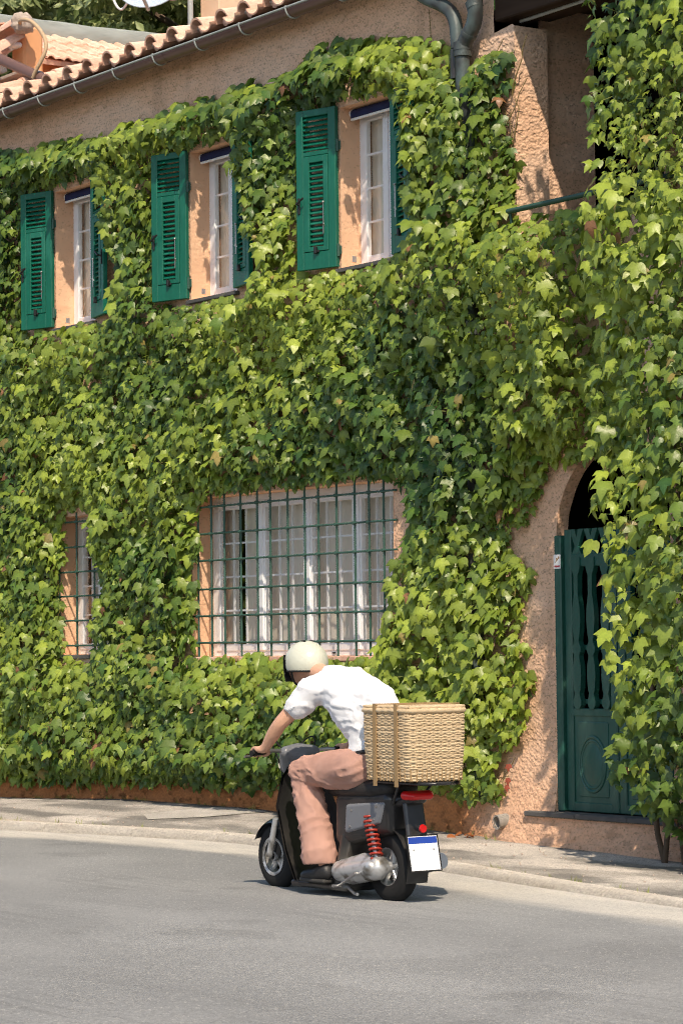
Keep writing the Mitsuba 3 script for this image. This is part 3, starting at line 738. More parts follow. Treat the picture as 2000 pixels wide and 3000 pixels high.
obj('print', [(np.array([[2.735, -0.0332, 1.99], [2.74, -0.0332, 1.986], [2.788, -0.0332, 2.022], [2.784, -0.0332, 2.028]]), np.array([[0, 1, 2], [0, 2, 3]])), bx(2.752, 2.766, -0.0334, -0.0328, 2.004, 2.022), bx(2.772, 2.786, -0.0334, -0.0328, 2.02, 2.032)], 'sticker_mark', stk)
obj('print_band', bx(2.73, 2.792, -0.0334, -0.0328, 1.956, 1.968), 'sticker_red', stk)
obj('doorstep', [bx(2.49, 3.06, -0.155, 0.28, 0.192, 0.228, 0.006), bx(3.063, 3.62, -0.153, 0.28, 0.191, 0.228, 0.006), bx(3.623, 4.15, -0.155, 0.28, 0.192, 0.228, 0.006)], 'slate', house)


def riser(u, v):
    nz = (meshkit.fbm(np.c_[u*9, v*9, 0*u+2], 4) - 0.5)*0.05
    return np.stack([u, -0.125 - 0.075*(1-v)**1.5 + nz*(0.4+0.6*(1-v)), -0.1 + 0.293*v], 1)


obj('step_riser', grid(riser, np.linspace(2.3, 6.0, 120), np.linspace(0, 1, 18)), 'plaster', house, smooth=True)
obj('drain_pipe', [tube([(2.23, -0.10, 0.145), (2.215, -0.185, 0.135)], 0.052, 18, caps=False), tube([(2.23, -0.10, 0.145), (2.215, -0.185, 0.135)], 0.042, 18, caps=False),
                   (lambda n=18: (np.array([(2.215 + r_*math.cos(t), -0.186, 0.135 + r_*math.sin(t)) for r_ in (0.042, 0.052) for t in np.arange(n)*2*PI/n]), np.array([[k, (k+1) % n, n+(k+1) % n, n+k] for k in range(n)])))(),
                   (lambda n=18: (np.array([(2.228 + 0.042*math.cos(t), -0.11, 0.145 + 0.042*math.sin(t)) for t in np.arange(n)*2*PI/n]), np.array([[0, k, k+1] for k in range(1, n-1)])))()], 'slab_concrete', house, smooth=40)

# ------------------------------------------------------------------ the neighbouring house at the upper left
nb = thing('neighbour_house', 'orange plastered house behind the eave with small tiled roofs and grey roofing strip', 'house')
NX = -9.5
obj('wall', [bx(NX-0.32, NX, 2.24, 9.0, 5.5, 8.12, 0.01), bx(-14.5, NX-0.321, 2.3, 2.6, 5.5, 7.9, 0.01)], 'orange_plaster', nb)
obj('pier', [bx(-9.56, -9.25, 2.05, 2.30, 5.5, 8.40, 0.03)], 'orange_plaster', nb)
nroof = obj('roof', (np.array([[NX+0.22, 2.30, 8.05], [NX+0.22, 8.8, 8.05], [NX-0.95, 8.8, 8.62], [NX-0.95, 2.30, 8.62], [NX+0.20, 2.30, 8.0], [NX+0.20, 8.8, 8.0], [NX-0.95, 8.8, 8.5], [NX-0.95, 2.3, 8.5]]),
                     np.array([[0, 1, 2, 3], [4, 7, 6, 5], [0, 4, 5, 1], [0, 3, 7, 4]])), 'terracotta', nb)
rng = np.random.default_rng(17)
for k in range(17):
    y = 2.34 + 0.21*k
    for r in range(3):
        q = []
        n = 9
        us = np.linspace(0, 1, n)
        prof = 0.035*np.maximum(0, np.sin(us*2*PI))**0.7 + 0.012*np.maximum(0, -np.sin(us*2*PI))
        s0 = r*0.40 + rng.uniform(-0.01, 0.01)
        rows = []
        for s, lift in ((s0-0.03, 0.035), (s0+0.42, 0.012)):
            for th in (0, 0.02):
                rows.append(np.c_[NX + 0.24 - s*0.9, 0, 0] + np.c_[0*us, y + us*0.21, 8.05 + s*0.437 + prof + lift - th])
        P = np.vstack(rows); f = []
        for i in range(n-1):
            f += [[i, i+1, 2*n+i+1, 2*n+i], [n+i, 3*n+i, 3*n+i+1, n+i+1], [i, n+i, n+i+1, i+1]]
        obj('roof_tile', (P, np.array(f)), 'terracotta', nroof, smooth=40)
# grey roofing felt lapped over the ridge
def felt(u, v):
    y = 2.28 + 6.4*u
    a = v*PI*0.75 - 0.35
    w = 0.03*(meshkit.fbm(np.c_[u*14, v*3, 0*u], 3) - 0.5)
    return np.stack([NX - 1.12 + (0.30 + w)*np.cos(a), y, 8.62 + (0.22 + w)*np.sin(a) + 0.05*(meshkit.fbm(np.c_[u*7, 0*u, 0*u+3], 2)-0.5)], 1)


obj('roofing_felt', grid(felt, np.linspace(0, 1, 90), np.linspace(0, 1, 14)), 'membrane', nb, smooth=True)
rg = obj('ridge_cap', [(lambda t: (np.asarray(t.vertices)*[0.11, 0.13, 0.12]*(0.8+0.4*meshkit.noise(np.asarray(t.vertices)*3))[:, None] + [-9.02, 1.92, 8.36], t.faces))(trimesh.creation.icosphere(3, 1.0))], 'mortar', nb, smooth=True)
for k in range(4):
    P, f = arch_tile(0.5, 0.26, 0.22, 0.13, n=9)
    obj('ridge_tile', (np.stack([-9.05 - P[:, 1]*0.97 - k*0.42, 1.92 + P[:, 0], 8.33 + P[:, 2] - 0.05*P[:, 1]], 1), f), 'terracotta', nb, smooth=50)
# verge and lean-to tiles at the picture's left edge
for k in range(6):
    P, f = arch_tile(0.5, 0.24, 0.19, 0.11, n=9)
    for r in range(3):
        obj('roof_tile', (np.stack([-8.58 - 0.24*k + P[:, 0], 1.25 + r*0.40 + P[:, 1], 7.40 + 0.34*(r*0.40 + P[:, 1]) + P[:, 2]], 1), f), 'terracotta', nb, smooth=50)
for k in range(2):
    P, f = arch_tile(0.5, 0.24, 0.20, 0.12, n=9)
    obj('verge_tile', (np.stack([-9.40 - 0.26*k + P[:, 0]*0.8 + P[:, 1]*0.4, 1.75 + P[:, 1]*0.5, 8.06 + P[:, 1]*0.36 + P[:, 2] - 0.10*k], 1), f), 'terracotta', nb, smooth=50)
obj('shelf', bx(-10.6, -9.0, 1.85, 2.04, 7.79, 7.825, 0.004), 'mortar', nb)
lamp = obj('wall_lamp', [bx(-9.42, -9.27, 1.92, 2.05, 8.15, 8.21, 0.02), tube(spline([(-9.36, 1.98, 8.15), (-9.50, 1.97, 8.12), (-9.60, 1.99, 8.07), (-9.62, 2.02, 7.94)], 12), 0.014, 6)], 'white_plastic', nb, smooth=40)
obj('meter_box', bx(-9.82, -9.64, 1.93, 2.03, 7.93, 8.04, 0.01), 'white_plastic', nb)
obj('waste_pipe', tube([(-9.9, 1.70, 8.25), (-9.15, 1.70, 7.96), (-8.24, 1.70, 7.60), (-7.9, 1.70, 7.44)], 0.06, 14), 'brown_pipe', nb, smooth=50)
obj('pipe_strap', tube([(-8.27, 1.70, 7.612), (-8.22, 1.70, 7.592)], 0.066, 14), 'zinc', nb, smooth=50)
obj('cable', tube(spline([(-8.95, 1.85, 8.34), (-8.62, 1.72, 8.30), (-8.42, 1.70, 8.24), (-8.18, 1.70, 8.08), (-8.07, 1.70, 7.90), (-8.12, 1.66, 7.74), (-8.24, 1.63, 7.58)], 30), 0.022, 8), 'tan_cable', nb, smooth=50)

# ------------------------------------------------------------------ trees on the slope behind
def hill(u, v):
    z = np.where(v < 9, 3.0, 3.0 + 0.75*(v-9)) + 1.2*(meshkit.fbm(np.c_[u*0.15, v*0.15, 0*u], 3)-0.5)
    return np.stack([u, v, np.minimum(z, 26)], 1)


add_setting('hillside', grid(hill, np.linspace(-80, 40, 60), np.linspace(7.2, 60, 40)), 'hill_green', True)
add_setting('terrace_ground', bx(-80, 40, 7.0, 7.2, -0.2, 3.4), 'far_ground')


def tree(name, label, at, R, n, seed, base, light):
    rng = np.random.default_rng(seed)
    k = thing(name, label, 'tree', )
    cx, cy, cz = at
    zb = 3.0 + max(0, 0.75*(cy-9)) - 0.4
    obj('trunk', [tube(spline([(cx, cy, zb), (cx+0.1, cy-0.1, (zb+cz)/2), (cx, cy, cz+R*0.3)], 10), np.linspace(0.22, 0.07, 10), 8)] +
        [tube(spline([(cx, cy, cz-R*0.5+0.2*i), (cx+R*0.4*math.cos(i*2.1), cy+R*0.4*math.sin(i*2.1), cz+0.1*i), (cx+R*0.75*math.cos(i*2.1), cy+R*0.75*math.sin(i*2.1), cz+R*0.35)], 8), np.linspace(0.08, 0.02, 8), 6) for i in range(7)], 'bark', k)
    # clumps spread through the crown, leaves on the clumps
    nc = 130
    d = rng.normal(size=(nc, 3)); d /= np.linalg.norm(d, axis=1, keepdims=True)
    rr = R*rng.uniform(0.35, 1.0, nc)**0.5
    cc = np.array(at) + d*rr[:, None]*[1, 1, 0.95]
    cr_ = rng.uniform(0.16, 0.30, nc)*R*0.9
    which = rng.integers(0, nc, n)
    e = rng.normal(size=(n, 3)); e /= np.linalg.norm(e, axis=1, keepdims=True)
    e[:, 2] = np.abs(e[:, 2])*0.8 + e[:, 2]*0.35
    P = cc[which] + e*cr_[which][:, None]*rng.uniform(0.55, 1.0, (n, 1))
    nrm = e + rng.normal(size=(n, 3))*0.55; nrm /= np.linalg.norm(nrm, axis=1, keepdims=True)
    t = np.cross(nrm, rng.normal(size=(n, 3))); t /= np.linalg.norm(t, axis=1, keepdims=True)
    b = np.cross(nrm, t)
    s = rng.uniform(0.055, 0.105, (n, 1))
    quad = np.stack([P - t*s*1.25, P + b*s*0.55 + nrm*s*0.12, P + t*s*1.25, P - b*s*0.55 + nrm*s*0.12], 1).reshape(-1, 3)
    i = np.arange(n)[:, None]*4
    F = np.vstack([i + [0, 1, 2], i + [0, 2, 3]])
    tint = rng.uniform(0, 1, n)**1.4
    tint = np.clip(tint*0.75 + 0.35*rng.uniform(0, 1, nc)[which], 0, 1)
    col = np.array(base)*(1-tint[:, None]) + np.array(light)*tint[:, None]
    obj('crown', (quad, F), 'tree_leaf', k, color=np.repeat(col, 4, 0))


tree('evergreen_tree', 'dark evergreen tree at the top left behind the orange house', (-24.6, 9.6, 11.2), 3.0, 26000, 31, (0.09, 0.14, 0.035), (0.50, 0.56, 0.22))
tree('evergreen_tree', 'dense leafy tree with pale new leaves left of the satellite dish', (-20.2, 9.2, 10.7), 2.7, 30000, 32, (0.095, 0.145, 0.04), (0.58, 0.62, 0.30))
tree('evergreen_tree', 'small leafy tree between the satellite dish and the chimney', (-16.4, 9.0, 10.3), 2.5, 26000, 33, (0.095, 0.145, 0.04), (0.56, 0.61, 0.27))
tree('evergreen_tree', 'leafy tree showing right of the chimney above the roof tiles', (-12.6, 9.2, 11.2), 2.4, 20000, 34, (0.075, 0.12, 0.03), (0.44, 0.50, 0.18))

# ------------------------------------------------------------------ the other side of the street, seen only in the window panes
op = thing('opposite_house', 'cream house with a pink lower band on the other side of the street', 'house')
mat('cream_wall', (0.60, 0.54, 0.42), 0.9, 0.2); mat('pink_wall', (0.55, 0.26, 0.19), 0.9, 0.2)
obj('wall', bx(-34, -11, -18, -12.2, 2.75, 9.0), 'cream_wall', op)
obj('plinth', bx(-34, -10.97, -18, -12.17, -0.1, 2.75), 'pink_wall', op)
for k in range(6):
    xx = -31.5 + 3.6*k
    f_ = obj('window', [bx(xx, xx+1.0, -12.2, -12.15, 4.3, 5.9)], 'white_pvc', op)
    obj('pane', bx(xx+0.08, xx+0.92, -12.149, -12.14, 4.38, 5.82), 'dark_room', f_)
    obj('shutter', bx(xx-0.52, xx-0.03, -12.2, -12.14, 4.25, 5.9), 'shutter_green', op)
obj('roof', (np.array([[-34.5, -11.6, 9.0], [-10.5, -11.6, 9.0], [-10.5, -15, 10.3], [-34.5, -15, 10.3], [-34.5, -18.6, 9.0], [-10.5, -18.6, 9.0]]), np.array([[0, 1, 2, 3], [3, 2, 5, 4]])), 'terracotta', op)
tree('street_tree', 'leafy tree on the other side of the street', (-9.4, -14.5, 4.6), 2.2, 9000, 41, (0.03, 0.05, 0.012), (0.15, 0.2, 0.06))

# ------------------------------------------------------------------ ivy
from shapely.affinity import translate
MAIN = [(-7.4, 6.2), (-5.99, 6.24), (-5.62, 6.2), (-5.08, 6.14), (-4.73, 6.15), (-4.05, 6.1), (-3.56, 6.0), (-3.32, 6.1), (-2.71, 6.06), (-2.18, 6.11), (-1.61, 6.05), (-1.2, 6.11), (-0.93, 6.04), (-0.6, 6.09), (-0.4, 6.18), (0.1, 6.21), (0.47, 6.16), (0.94, 6.08), (1.28, 6.0), (1.51, 5.93), (1.67, 5.8), (1.72, 5.69), (1.91, 5.64), (1.99, 5.74), (2.31, 5.75), (2.38, 5.64), (2.33, 5.52), (2.25, 5.37), (2.3, 5.21), (2.34, 5.04), (2.39, 4.81), (2.44, 4.64), (2.46, 4.48), (2.79, 4.46), (3.03, 4.44), (3.37, 4.46), (3.61, 4.51), (3.56, 2.66), (3.09, 2.67), (2.73, 2.68), (2.59, 2.48), (2.41, 2.23), (2.23, 2.19), (2.27, 2.09), (2.48, 1.96), (2.44, 1.79), (2.38, 1.71), (2.4, 1.56), (2.32, 1.46), (2.49, 1.41), (2.31, 1.25), (2.48, 1.19), (2.46, 1.01), (2.4, 0.77), (2.28, 0.62), (2.12, 0.64), (2.13, 0.39), (2.15, 0.27), (2.03, 0.24), (1.95, 0.25), (1.38, 0.26), (1.16, 0.31), (-0.01, 0.23), (-1.04, 0.22), (-2.43, 0.19), (-3.97, 0.17), (-4.89, 0.12), (-5.69, 0.13), (-7.4, 0.12)]
RIGHT = [(3.7, 7.6), (3.7, 5.88), (3.69, 5.71), (3.78, 5.53), (3.68, 5.28), (3.6, 5.09), (3.74, 4.94), (3.69, 4.74), (3.78, 4.58), (3.73, 4.37), (3.45, 3.23), (3.46, 3.0), (3.47, 2.66), (3.47, 2.52), (3.63, 2.42), (3.62, 2.26), (3.71, 2.16), (3.58, 2.02), (3.67, 1.9), (3.73, 1.81), (3.75, 1.71), (3.73, 1.57), (3.8, 1.46), (3.77, 1.14), (3.86, 1.07), (3.82, 0.93), (3.85, 0.79), (3.79, 0.63), (3.94, 0.41), (4.13, 0.33), (4.17, 0.16), (4.27, 0.12), (6.3, 0.08), (6.3, 7.6)]
KEEP = [
    [(-5.05, 5.69), (-4.49, 5.68), (-4.32, 5.67), (-3.76, 5.64), (-3.64, 5.52), (-3.54, 5.24), (-3.58, 5.06), (-3.45, 4.82), (-3.49, 4.45), (-3.62, 4.38), (-4.11, 4.4), (-4.14, 4.37), (-4.51, 4.4), (-4.58, 4.39), (-5.06, 4.43), (-5.26, 4.46), (-5.09, 4.8), (-5.05, 5.28)],
    [(-2.62, 5.66), (-2.08, 5.66), (-1.83, 5.66), (-1.41, 5.65), (-1.36, 5.51), (-1.42, 5.32), (-1.43, 5.26), (-1.3, 5.08), (-1.22, 4.93), (-1.22, 4.7), (-1.01, 4.53), (-1.04, 4.42), (-1.2, 4.39), (-1.28, 4.37), (-1.53, 4.37), (-2.07, 4.36), (-2.58, 4.41), (-2.6, 4.97)],
    [(-0.36, 5.68), (0.2, 5.68), (0.38, 5.66), (0.87, 5.59), (0.91, 5.52), (0.98, 5.32), (0.91, 5.18), (0.96, 5.1), (1.06, 4.97), (0.91, 4.86), (1.01, 4.73), (1.05, 4.64), (1.07, 4.51), (1.02, 4.45), (0.79, 4.43), (0.48, 4.39), (0.2, 4.38), (-0.36, 4.45)],
    [(-2.12, 2.6), (-1.77, 2.66), (-1.51, 2.65), (-1.18, 2.62), (-0.98, 2.66), (-0.63, 2.63), (-0.32, 2.64), (-0.16, 2.67), (0.31, 2.65), (0.62, 2.63), (0.84, 2.57), (0.96, 2.5), (0.77, 2.4), (0.96, 2.32), (1.0, 2.25), (0.85, 2.13), (0.76, 2.01), (0.65, 1.9), (0.53, 1.82), (0.71, 1.72), (0.64, 1.63), (0.57, 1.51), (0.59, 1.35), (0.12, 1.31), (-0.9, 1.31), (-1.2, 1.41), (-1.48, 1.34), (-2.2, 1.34), (-2.16, 1.61), (-2.08, 1.89), (-2.16, 2.04), (-2.05, 2.23), (-2.1, 2.4)],
    [(-4.49, 2.62), (-4.15, 2.61), (-3.98, 2.59), (-3.92, 2.48), (-4.03, 2.38), (-3.84, 2.32), (-3.82, 2.2), (-3.86, 2.06), (-3.81, 1.96), (-3.93, 1.89), (-3.89, 1.79), (-4.03, 1.73), (-3.96, 1.66), (-4.02, 1.47), (-3.94, 1.43), (-3.99, 1.34), (-4.19, 1.33), (-4.45, 1.38), (-4.49, 1.44), (-4.5, 1.57), (-4.54, 1.74), (-4.51, 1.84), (-4.49, 2.14), (-4.48, 2.34)]]
# half of a leaf's outline: (across, along), from the stalk round the side lobe to the tip
HALF = [(0.14, -0.10), (0.34, -0.05), (0.46, 0.14), (0.60, 0.54), (0.38, 0.50), (0.245, 0.53), (0.235, 0.70), (0.10, 0.92)]
LEAF_UV = np.array([(0, 0), (0, 0.36), (0, 0.68), (0, 1.08)] + HALF + [(-a, b) for a, b in HALF])
nH = len(HALF)
LEAF_F = []
for s in (0, 1):
    o = 4 + s*nH
    tri = [(0, o, 1), (o, o+1, 1), (o+1, o+2, 1), (o+2, o+3, 1), (o+3, o+4, 1), (o+4, o+5, 1), (o+5, 2, 1), (o+5, o+6, 2), (o+6, o+7, 2), (o+7, 3, 2)]
    LEAF_F += [t if s == 0 else t[::-1] for t in tri]
LEAF_F = np.array(LEAF_F)


def leaves(P, N, D, size, rng, flat=0.0):
    """a leaf per row: P where its stalk meets it, N its face, D where its tip hangs; returns (n, 20, 3)"""
    n = len(P)
    N = N/np.linalg.norm(N, axis=1, keepdims=True)
    D = D - N*(D*N).sum(1, keepdims=True); D /= np.linalg.norm(D, axis=1, keepdims=True)
    S = np.cross(N, D)
    u, t = LEAF_UV[:, 0][None], LEAF_UV[:, 1][None]
    wid = rng.uniform(0.78, 1.12, (n, 1)); lob = rng.uniform(0.85, 1.12, (n, 1)); skew = rng.normal(0, 0.06, (n, 1))
    uu = u*wid*np.where(np.abs(u) > 0.5, lob, 1.0) + skew*t*t
    fold = rng.uniform(0.05, 0.45, (n, 1)); droop = rng.uniform(0.15, 0.75, (n, 1)); curl = rng.uniform(-0.25, 0.25, (n, 1))
    tt = t*(1 - 0.30*droop*np.clip(t, 0, 1))
    h = -fold*np.abs(u)*0.8 - droop*t*np.abs(t)*0.9 + curl*u*u
    h = h + 0.05*np.sin(9*t + 5*np.abs(u) + rng.uniform(0, 6, (n, 1)))*np.abs(u)*2
    s = size[:, None, None]
    return P[:, None] + s*(uu[..., None]*S[:, None] + tt[..., None]*D[:, None] + h[..., None]*N[:, None])


VEIN = np.array([0.25, 0.22, 0.18, 0.0] + [0.0, 0.0, 0, 0, 0.05, 0.08, 0, 0]*2)


def leaf_colors(n, x, z, rng, young, deep):
    a = np.array([0.098, 0.178, 0.025]); b = np.array([0.305, 0.380, 0.050]); c = np.array([0.026, 0.075, 0.022])
    zone = meshkit.fbm(np.c_[x*0.7, z*0.7, 0*x], 3, 8)
    k = np.clip(rng.normal(0.42, 0.29, n) + (zone-0.5)*1.5 + young, 0, 1)
    col = a*(1-k[:, None]) + b*k[:, None]
    d = np.clip(rng.normal(0.12, 0.22, n) - (zone-0.5)*1.2 + deep, 0, 0.9)
    col = col*(1-d[:, None]) + c*d[:, None]
    col *= rng.uniform(0.8, 1.15, (n, 1))
    r = rng.uniform(size=n)
    red = r < 0.0035
    col[red] = np.array([0.26, 0.13, 0.06])*rng.uniform(0.6, 1.3, (red.sum(), 1))
    brn = (r > 0.0035) & (r < 0.010)
    col[brn] = np.array([0.30, 0.24, 0.07])*rng.uniform(0.7, 1.2, (brn.sum(), 1))
    return col


def build_ivy(key, region, keep, thick, density, seed, size_fn, tmin=0.2):
    rng = np.random.default_rng(seed)
    ks = [Polygon(k).buffer(0) for k in keep]
    reg = region.difference(unary_union(ks + [translate(k, 0.05, 0.015) for k in ks]).buffer(0.028)) if keep else region
    x0, z0, x1, z1 = reg.bounds
    n = int(density*(x1-x0)*(z1-z0))
    x = rng.uniform(x0, x1, n); z = rng.uniform(z0, z1, n)
    inside = contains_xy(reg.buffer(-0.012), x, z)
    x, z = x[inside], z[inside]
    edge = np.array([reg.boundary.distance(Point(a, b)) for a, b in zip(x, z)])
    # thinner, patchy growth along the margins
    ok = (edge > 0.10) | (rng.uniform(size=len(x)) < 0.82)
    x, z, edge = x[ok], z[ok], edge[ok]
    n = len(x)
    tk = thick(x, z)
    lay = np.where(rng.uniform(size=n) < 0.42, rng.uniform(0.0, 0.30, n), 1 - 0.38*rng.uniform(size=n)**1.6)
    e = 0.03
    gx_ = (thick(x+e, z) - thick(x-e, z))/(2*e); gz_ = (thick(x, z+e) - thick(x, z-e))/(2*e)
    taper = np.clip(edge/0.26, tmin, 1)
    y = -(0.035 + tk*taper*lay) + rng.normal(0, 0.012, n)
    y += flare(x, z)
    tilt = np.radians(np.clip(rng.normal(37, 18, n), -10, 80))
    N = np.stack([rng.normal(0.28, 0.38, n) - np.clip(gx_, -1.2, 1.2)*0.55, -np.cos(tilt), np.sin(tilt) - np.clip(gz_, -1.0, 1.2)*0.45], 1)
    N[:, 1] = np.minimum(N[:, 1], -0.15)
    spin = rng.normal(0, 0.30, n)
    D = np.stack([np.sin(spin), 0*x - 0.25, -np.cos(spin)], 1)
    size = size_fn(x, z, rng)
    P = np.stack([x, y, z + size*0.45], 1)
    V = leaves(P, N, D, size, rng)
    young = 0.08
    C = leaf_colors(n, x, z, rng, young, 0.14)
    # the leaves that show largest are parts of their own: the front one of each small cell of the view
    q = V.mean(1) - CAM; zz = q @ AX
    su, sv = (q @ RT)/zz, (q @ UP)/zz
    inview = (np.abs(su) < 0.121) & (np.abs(sv) < 0.181)
    cell = np.floor(su*900).astype(int)*10000 + np.floor(sv*900).astype(int)
    score = y - 0.0
    order = np.lexsort((-y, cell))                # within a cell, most outward last? y is negative outward
    front = np.zeros(n, bool)
    oc = cell[order]; last = np.r_[oc[1:] != oc[:-1], True]
    front[order[last]] = True
    fv = V[:, LEAF_F]
    ar = np.cross(fv[:, :, 1]-fv[:, :, 0], fv[:, :, 2]-fv[:, :, 0]).sum(1)/2
    view = np.abs((ar*(q/np.linalg.norm(q, axis=1, keepdims=True))).sum(1))/zz**2
    rank = np.argsort(-(view*(inview & front)))
    own = rank[:300]
    col = C[:, None, :]*(1 + VEIN[None, :, None])
    for i in own:
        obj('leaf', (V[i], LEAF_F), 'ivy_leaf', key, smooth=True, color=col[i])
    rest = np.setdiff1d(np.arange(n), own)
    F = (LEAF_F[None] + (np.arange(len(rest))*len(LEAF_UV))[:, None, None]).reshape(-1, 3)
    obj('foliage', (V[rest].reshape(-1, 3), F), 'ivy_leaf', key, smooth=True, color=col[rest].reshape(-1, 3), kind='stuff')
    # stalks of some of the leaves
    pick = rng.choice(n, n//3, replace=False)
    A = P[pick]; Bp = A + np.stack([rng.normal(0, 0.03, len(pick)), rng.uniform(0.03, 0.08, len(pick)), rng.uniform(-0.02, 0.07, len(pick))], 1)
    off = np.array([0.0022, 0, 0]); off2 = np.array([0, 0.001, 0.0022])
    v = np.stack([A-off, A+off, Bp+off, Bp-off, A-off2, A+off2, Bp+off2, Bp-off2], 1).reshape(-1, 3)
    k8 = (np.arange(len(pick))*8)[:, None]
    f = np.vstack([k8+[0, 1, 2], k8+[0, 2, 3], k8+[4, 5, 6], k8+[4, 6, 7]])
    obj('stalks', (v, f), 'stalk', key, kind='stuff')
    return reg


mat('stalk', (0.22, 0.24, 0.06), 0.6, 0.3)
WINX = [(-5.1, -3.45), (-2.7, -1.15), (-0.45, 1.1)]


def thick_main(x, z):
    t = 0.07 + 0.20*meshkit.fbm(np.c_[x*1.5, z*1.2, 0*x], 3, 2) + 0.26*(meshkit.fbm(np.c_[x*3.4, z*3.0, 0*x+5], 2, 3) - 0.38)
    t = t + 0.12*np.exp(-((z-4.25)/0.28)**2)*np.clip((x+6)/2, 0, 1)                       # the growth below the upper windows bulges
    t = t + 0.19*np.exp(-((z-5.83)/0.15)**2)*np.clip((1.6-x)/0.4, 0, 1)                                            # and hangs over their lintels
    t = t + 0.30*np.exp(-((x-3.1)/0.75)**2)*np.exp(-((z-4.15)/0.45)**2)                  # the hedge along the loggia
    t = t + 0.20*np.clip((x-1.2)/2.2, 0, 1)*np.clip((4.6-z)/1.0, 0, 1)*np.clip((z-2.3)/0.7, 0, 1)
    t = t + 0.07*np.exp(-((z-1.15)/0.25)**2)*(x < 0.7)
    t = t + 0.13*np.exp(-((z-0.42)/0.22)**2)
    for a, b in ((-3.80, -3.1), (-1.36, -0.6), (0.97, 1.6)):                                # it has grown over the right-hand shutters
        t = t + 0.14*np.clip((x-a)/0.15, 0, 1)*np.clip((b-x)/0.2, 0, 1)*np.clip((z-4.3)/0.2, 0, 1)*np.clip((5.8-z)/0.1, 0, 1)
    t = t + 0.10*np.exp(-((x-1.84)/0.14)**2)*np.clip((5.45-z)/0.2, 0, 1)                      # and over the downpipe
    return np.clip(t, 0.07, 0.7)


def size_main(x, z, rng):
    s = rng.lognormal(math.log(0.078), 0.34, len(x))
    s = s*(1 + 0.22*(z > 5.85)) * (1 - 0.12*np.exp(-((z-4.2)/0.3)**2))
    return np.clip(s, 0.035, 0.135)


ivy = thing('climbing_ivy', 'green ivy covering the house front around the windows, left of the gate', 'ivy')
build_ivy(ivy, Polygon(MAIN).buffer(0), KEEP, thick_main, 720, 101, size_main)
rng = np.random.default_rng(8)
for k in range(46):       # bare and leafy runners below the leaves and over the edges
    if k < 30:
        p = np.array([rng.uniform(-5.8, 2.2), -0.03, rng.uniform(0.3, 3.5)]); step = np.array([rng.normal(0, 0.06), 0, 0.16])
        m_ = rng.integers(8, 18)
    else:
        p = np.array([2.15 + rng.normal(0, 0.12), -0.02, rng.uniform(4.5, 5.5)]); step = np.array([rng.normal(0.01, 0.03), 0, 0.07])
        m_ = rng.integers(4, 8)
    pts = [p]
    for i in range(m_):
        step = step*0.85 + np.array([rng.normal(0, 0.03), 0, 0.15*abs(step[2])+0.004])
        pts.append(pts[-1] + step + [0, rng.normal(0, 0.006), 0])
    pts = np.array(pts)
    if k < 30 and any(Polygon(q).contains(Point(a, b)) for q in KEEP for a, b in pts[:, [0, 2]]):
        continue
    obj('stem', tube(pts, np.linspace(0.012 if k < 30 else 0.006, 0.003, len(pts)), 6), 'twig', ivy, smooth=60)
# withered clusters clinging to the pillar
dead = []
for c in ((2.21, 5.36), (2.24, 5.20), (2.20, 5.05), (2.16, 5.12), (2.26, 5.12)):
    for i in range(16):
        a = np.array([c[0]+rng.normal(0, 0.03), -0.02-abs(rng.normal(0, 0.015)), c[1]+rng.normal(0, 0.035)])
        dead.append(tube([a, a + rng.normal(0, 0.03, 3)], 0.003, 4))
obj('dead_twigs', dead, 'bark', ivy, kind='stuff')


def thick_right(x, z):
    t = 0.46 + 0.36*np.clip((x-3.85)/0.5, 0, 1) + 0.26*meshkit.fbm(np.c_[x*1.4, z*1.1, 0*x+3], 3, 12) + 0.22*(meshkit.fbm(np.c_[x*3.6, z*2.6, 0*x+9], 2, 13) - 0.4)
    return np.clip(t, 0.1, 1.1)


def size_right(x, z, rng):
    small = smooth01((x-4.25)/0.3)*smooth01((5.2-z)/0.4)*smooth01((z-4.0)/0.4)
    s = rng.lognormal(math.log(0.080), 0.34, len(x))*(1 - 0.4*small)
    return np.clip(s, 0.035, 0.13)


def smooth01(t):
    t = np.clip(t, 0, 1)
    return t*t*(3-2*t)


ivy2 = thing('climbing_ivy', 'thick bushy ivy at the right edge, hanging over the gate and the loggia', 'ivy')
build_ivy(ivy2, Polygon([(a + (0.22 if b < 0.7 and a < 6 else 0.46 if b < 2.9 and a < 6 else 0.42 if b < 4.3 and a < 6 else 0.28 if a < 6 else 0), b) for a, b in RIGHT]).buffer(0), [], thick_right, 820, 102, size_right, 0.4)
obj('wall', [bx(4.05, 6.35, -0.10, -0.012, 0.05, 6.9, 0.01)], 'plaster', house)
for k in range(10):
    a = np.array([rng.uniform(4.15, 4.9), -0.30, -0.06]); pts = [a]
    for i in range(14):
        pts.append(pts[-1] + [rng.normal(0, 0.05), rng.normal(-0.005, 0.015), 0.22])
    obj('stem', tube(np.array(pts), np.linspace(0.02, 0.006, 15), 6), 'bark', ivy2, smooth=60)
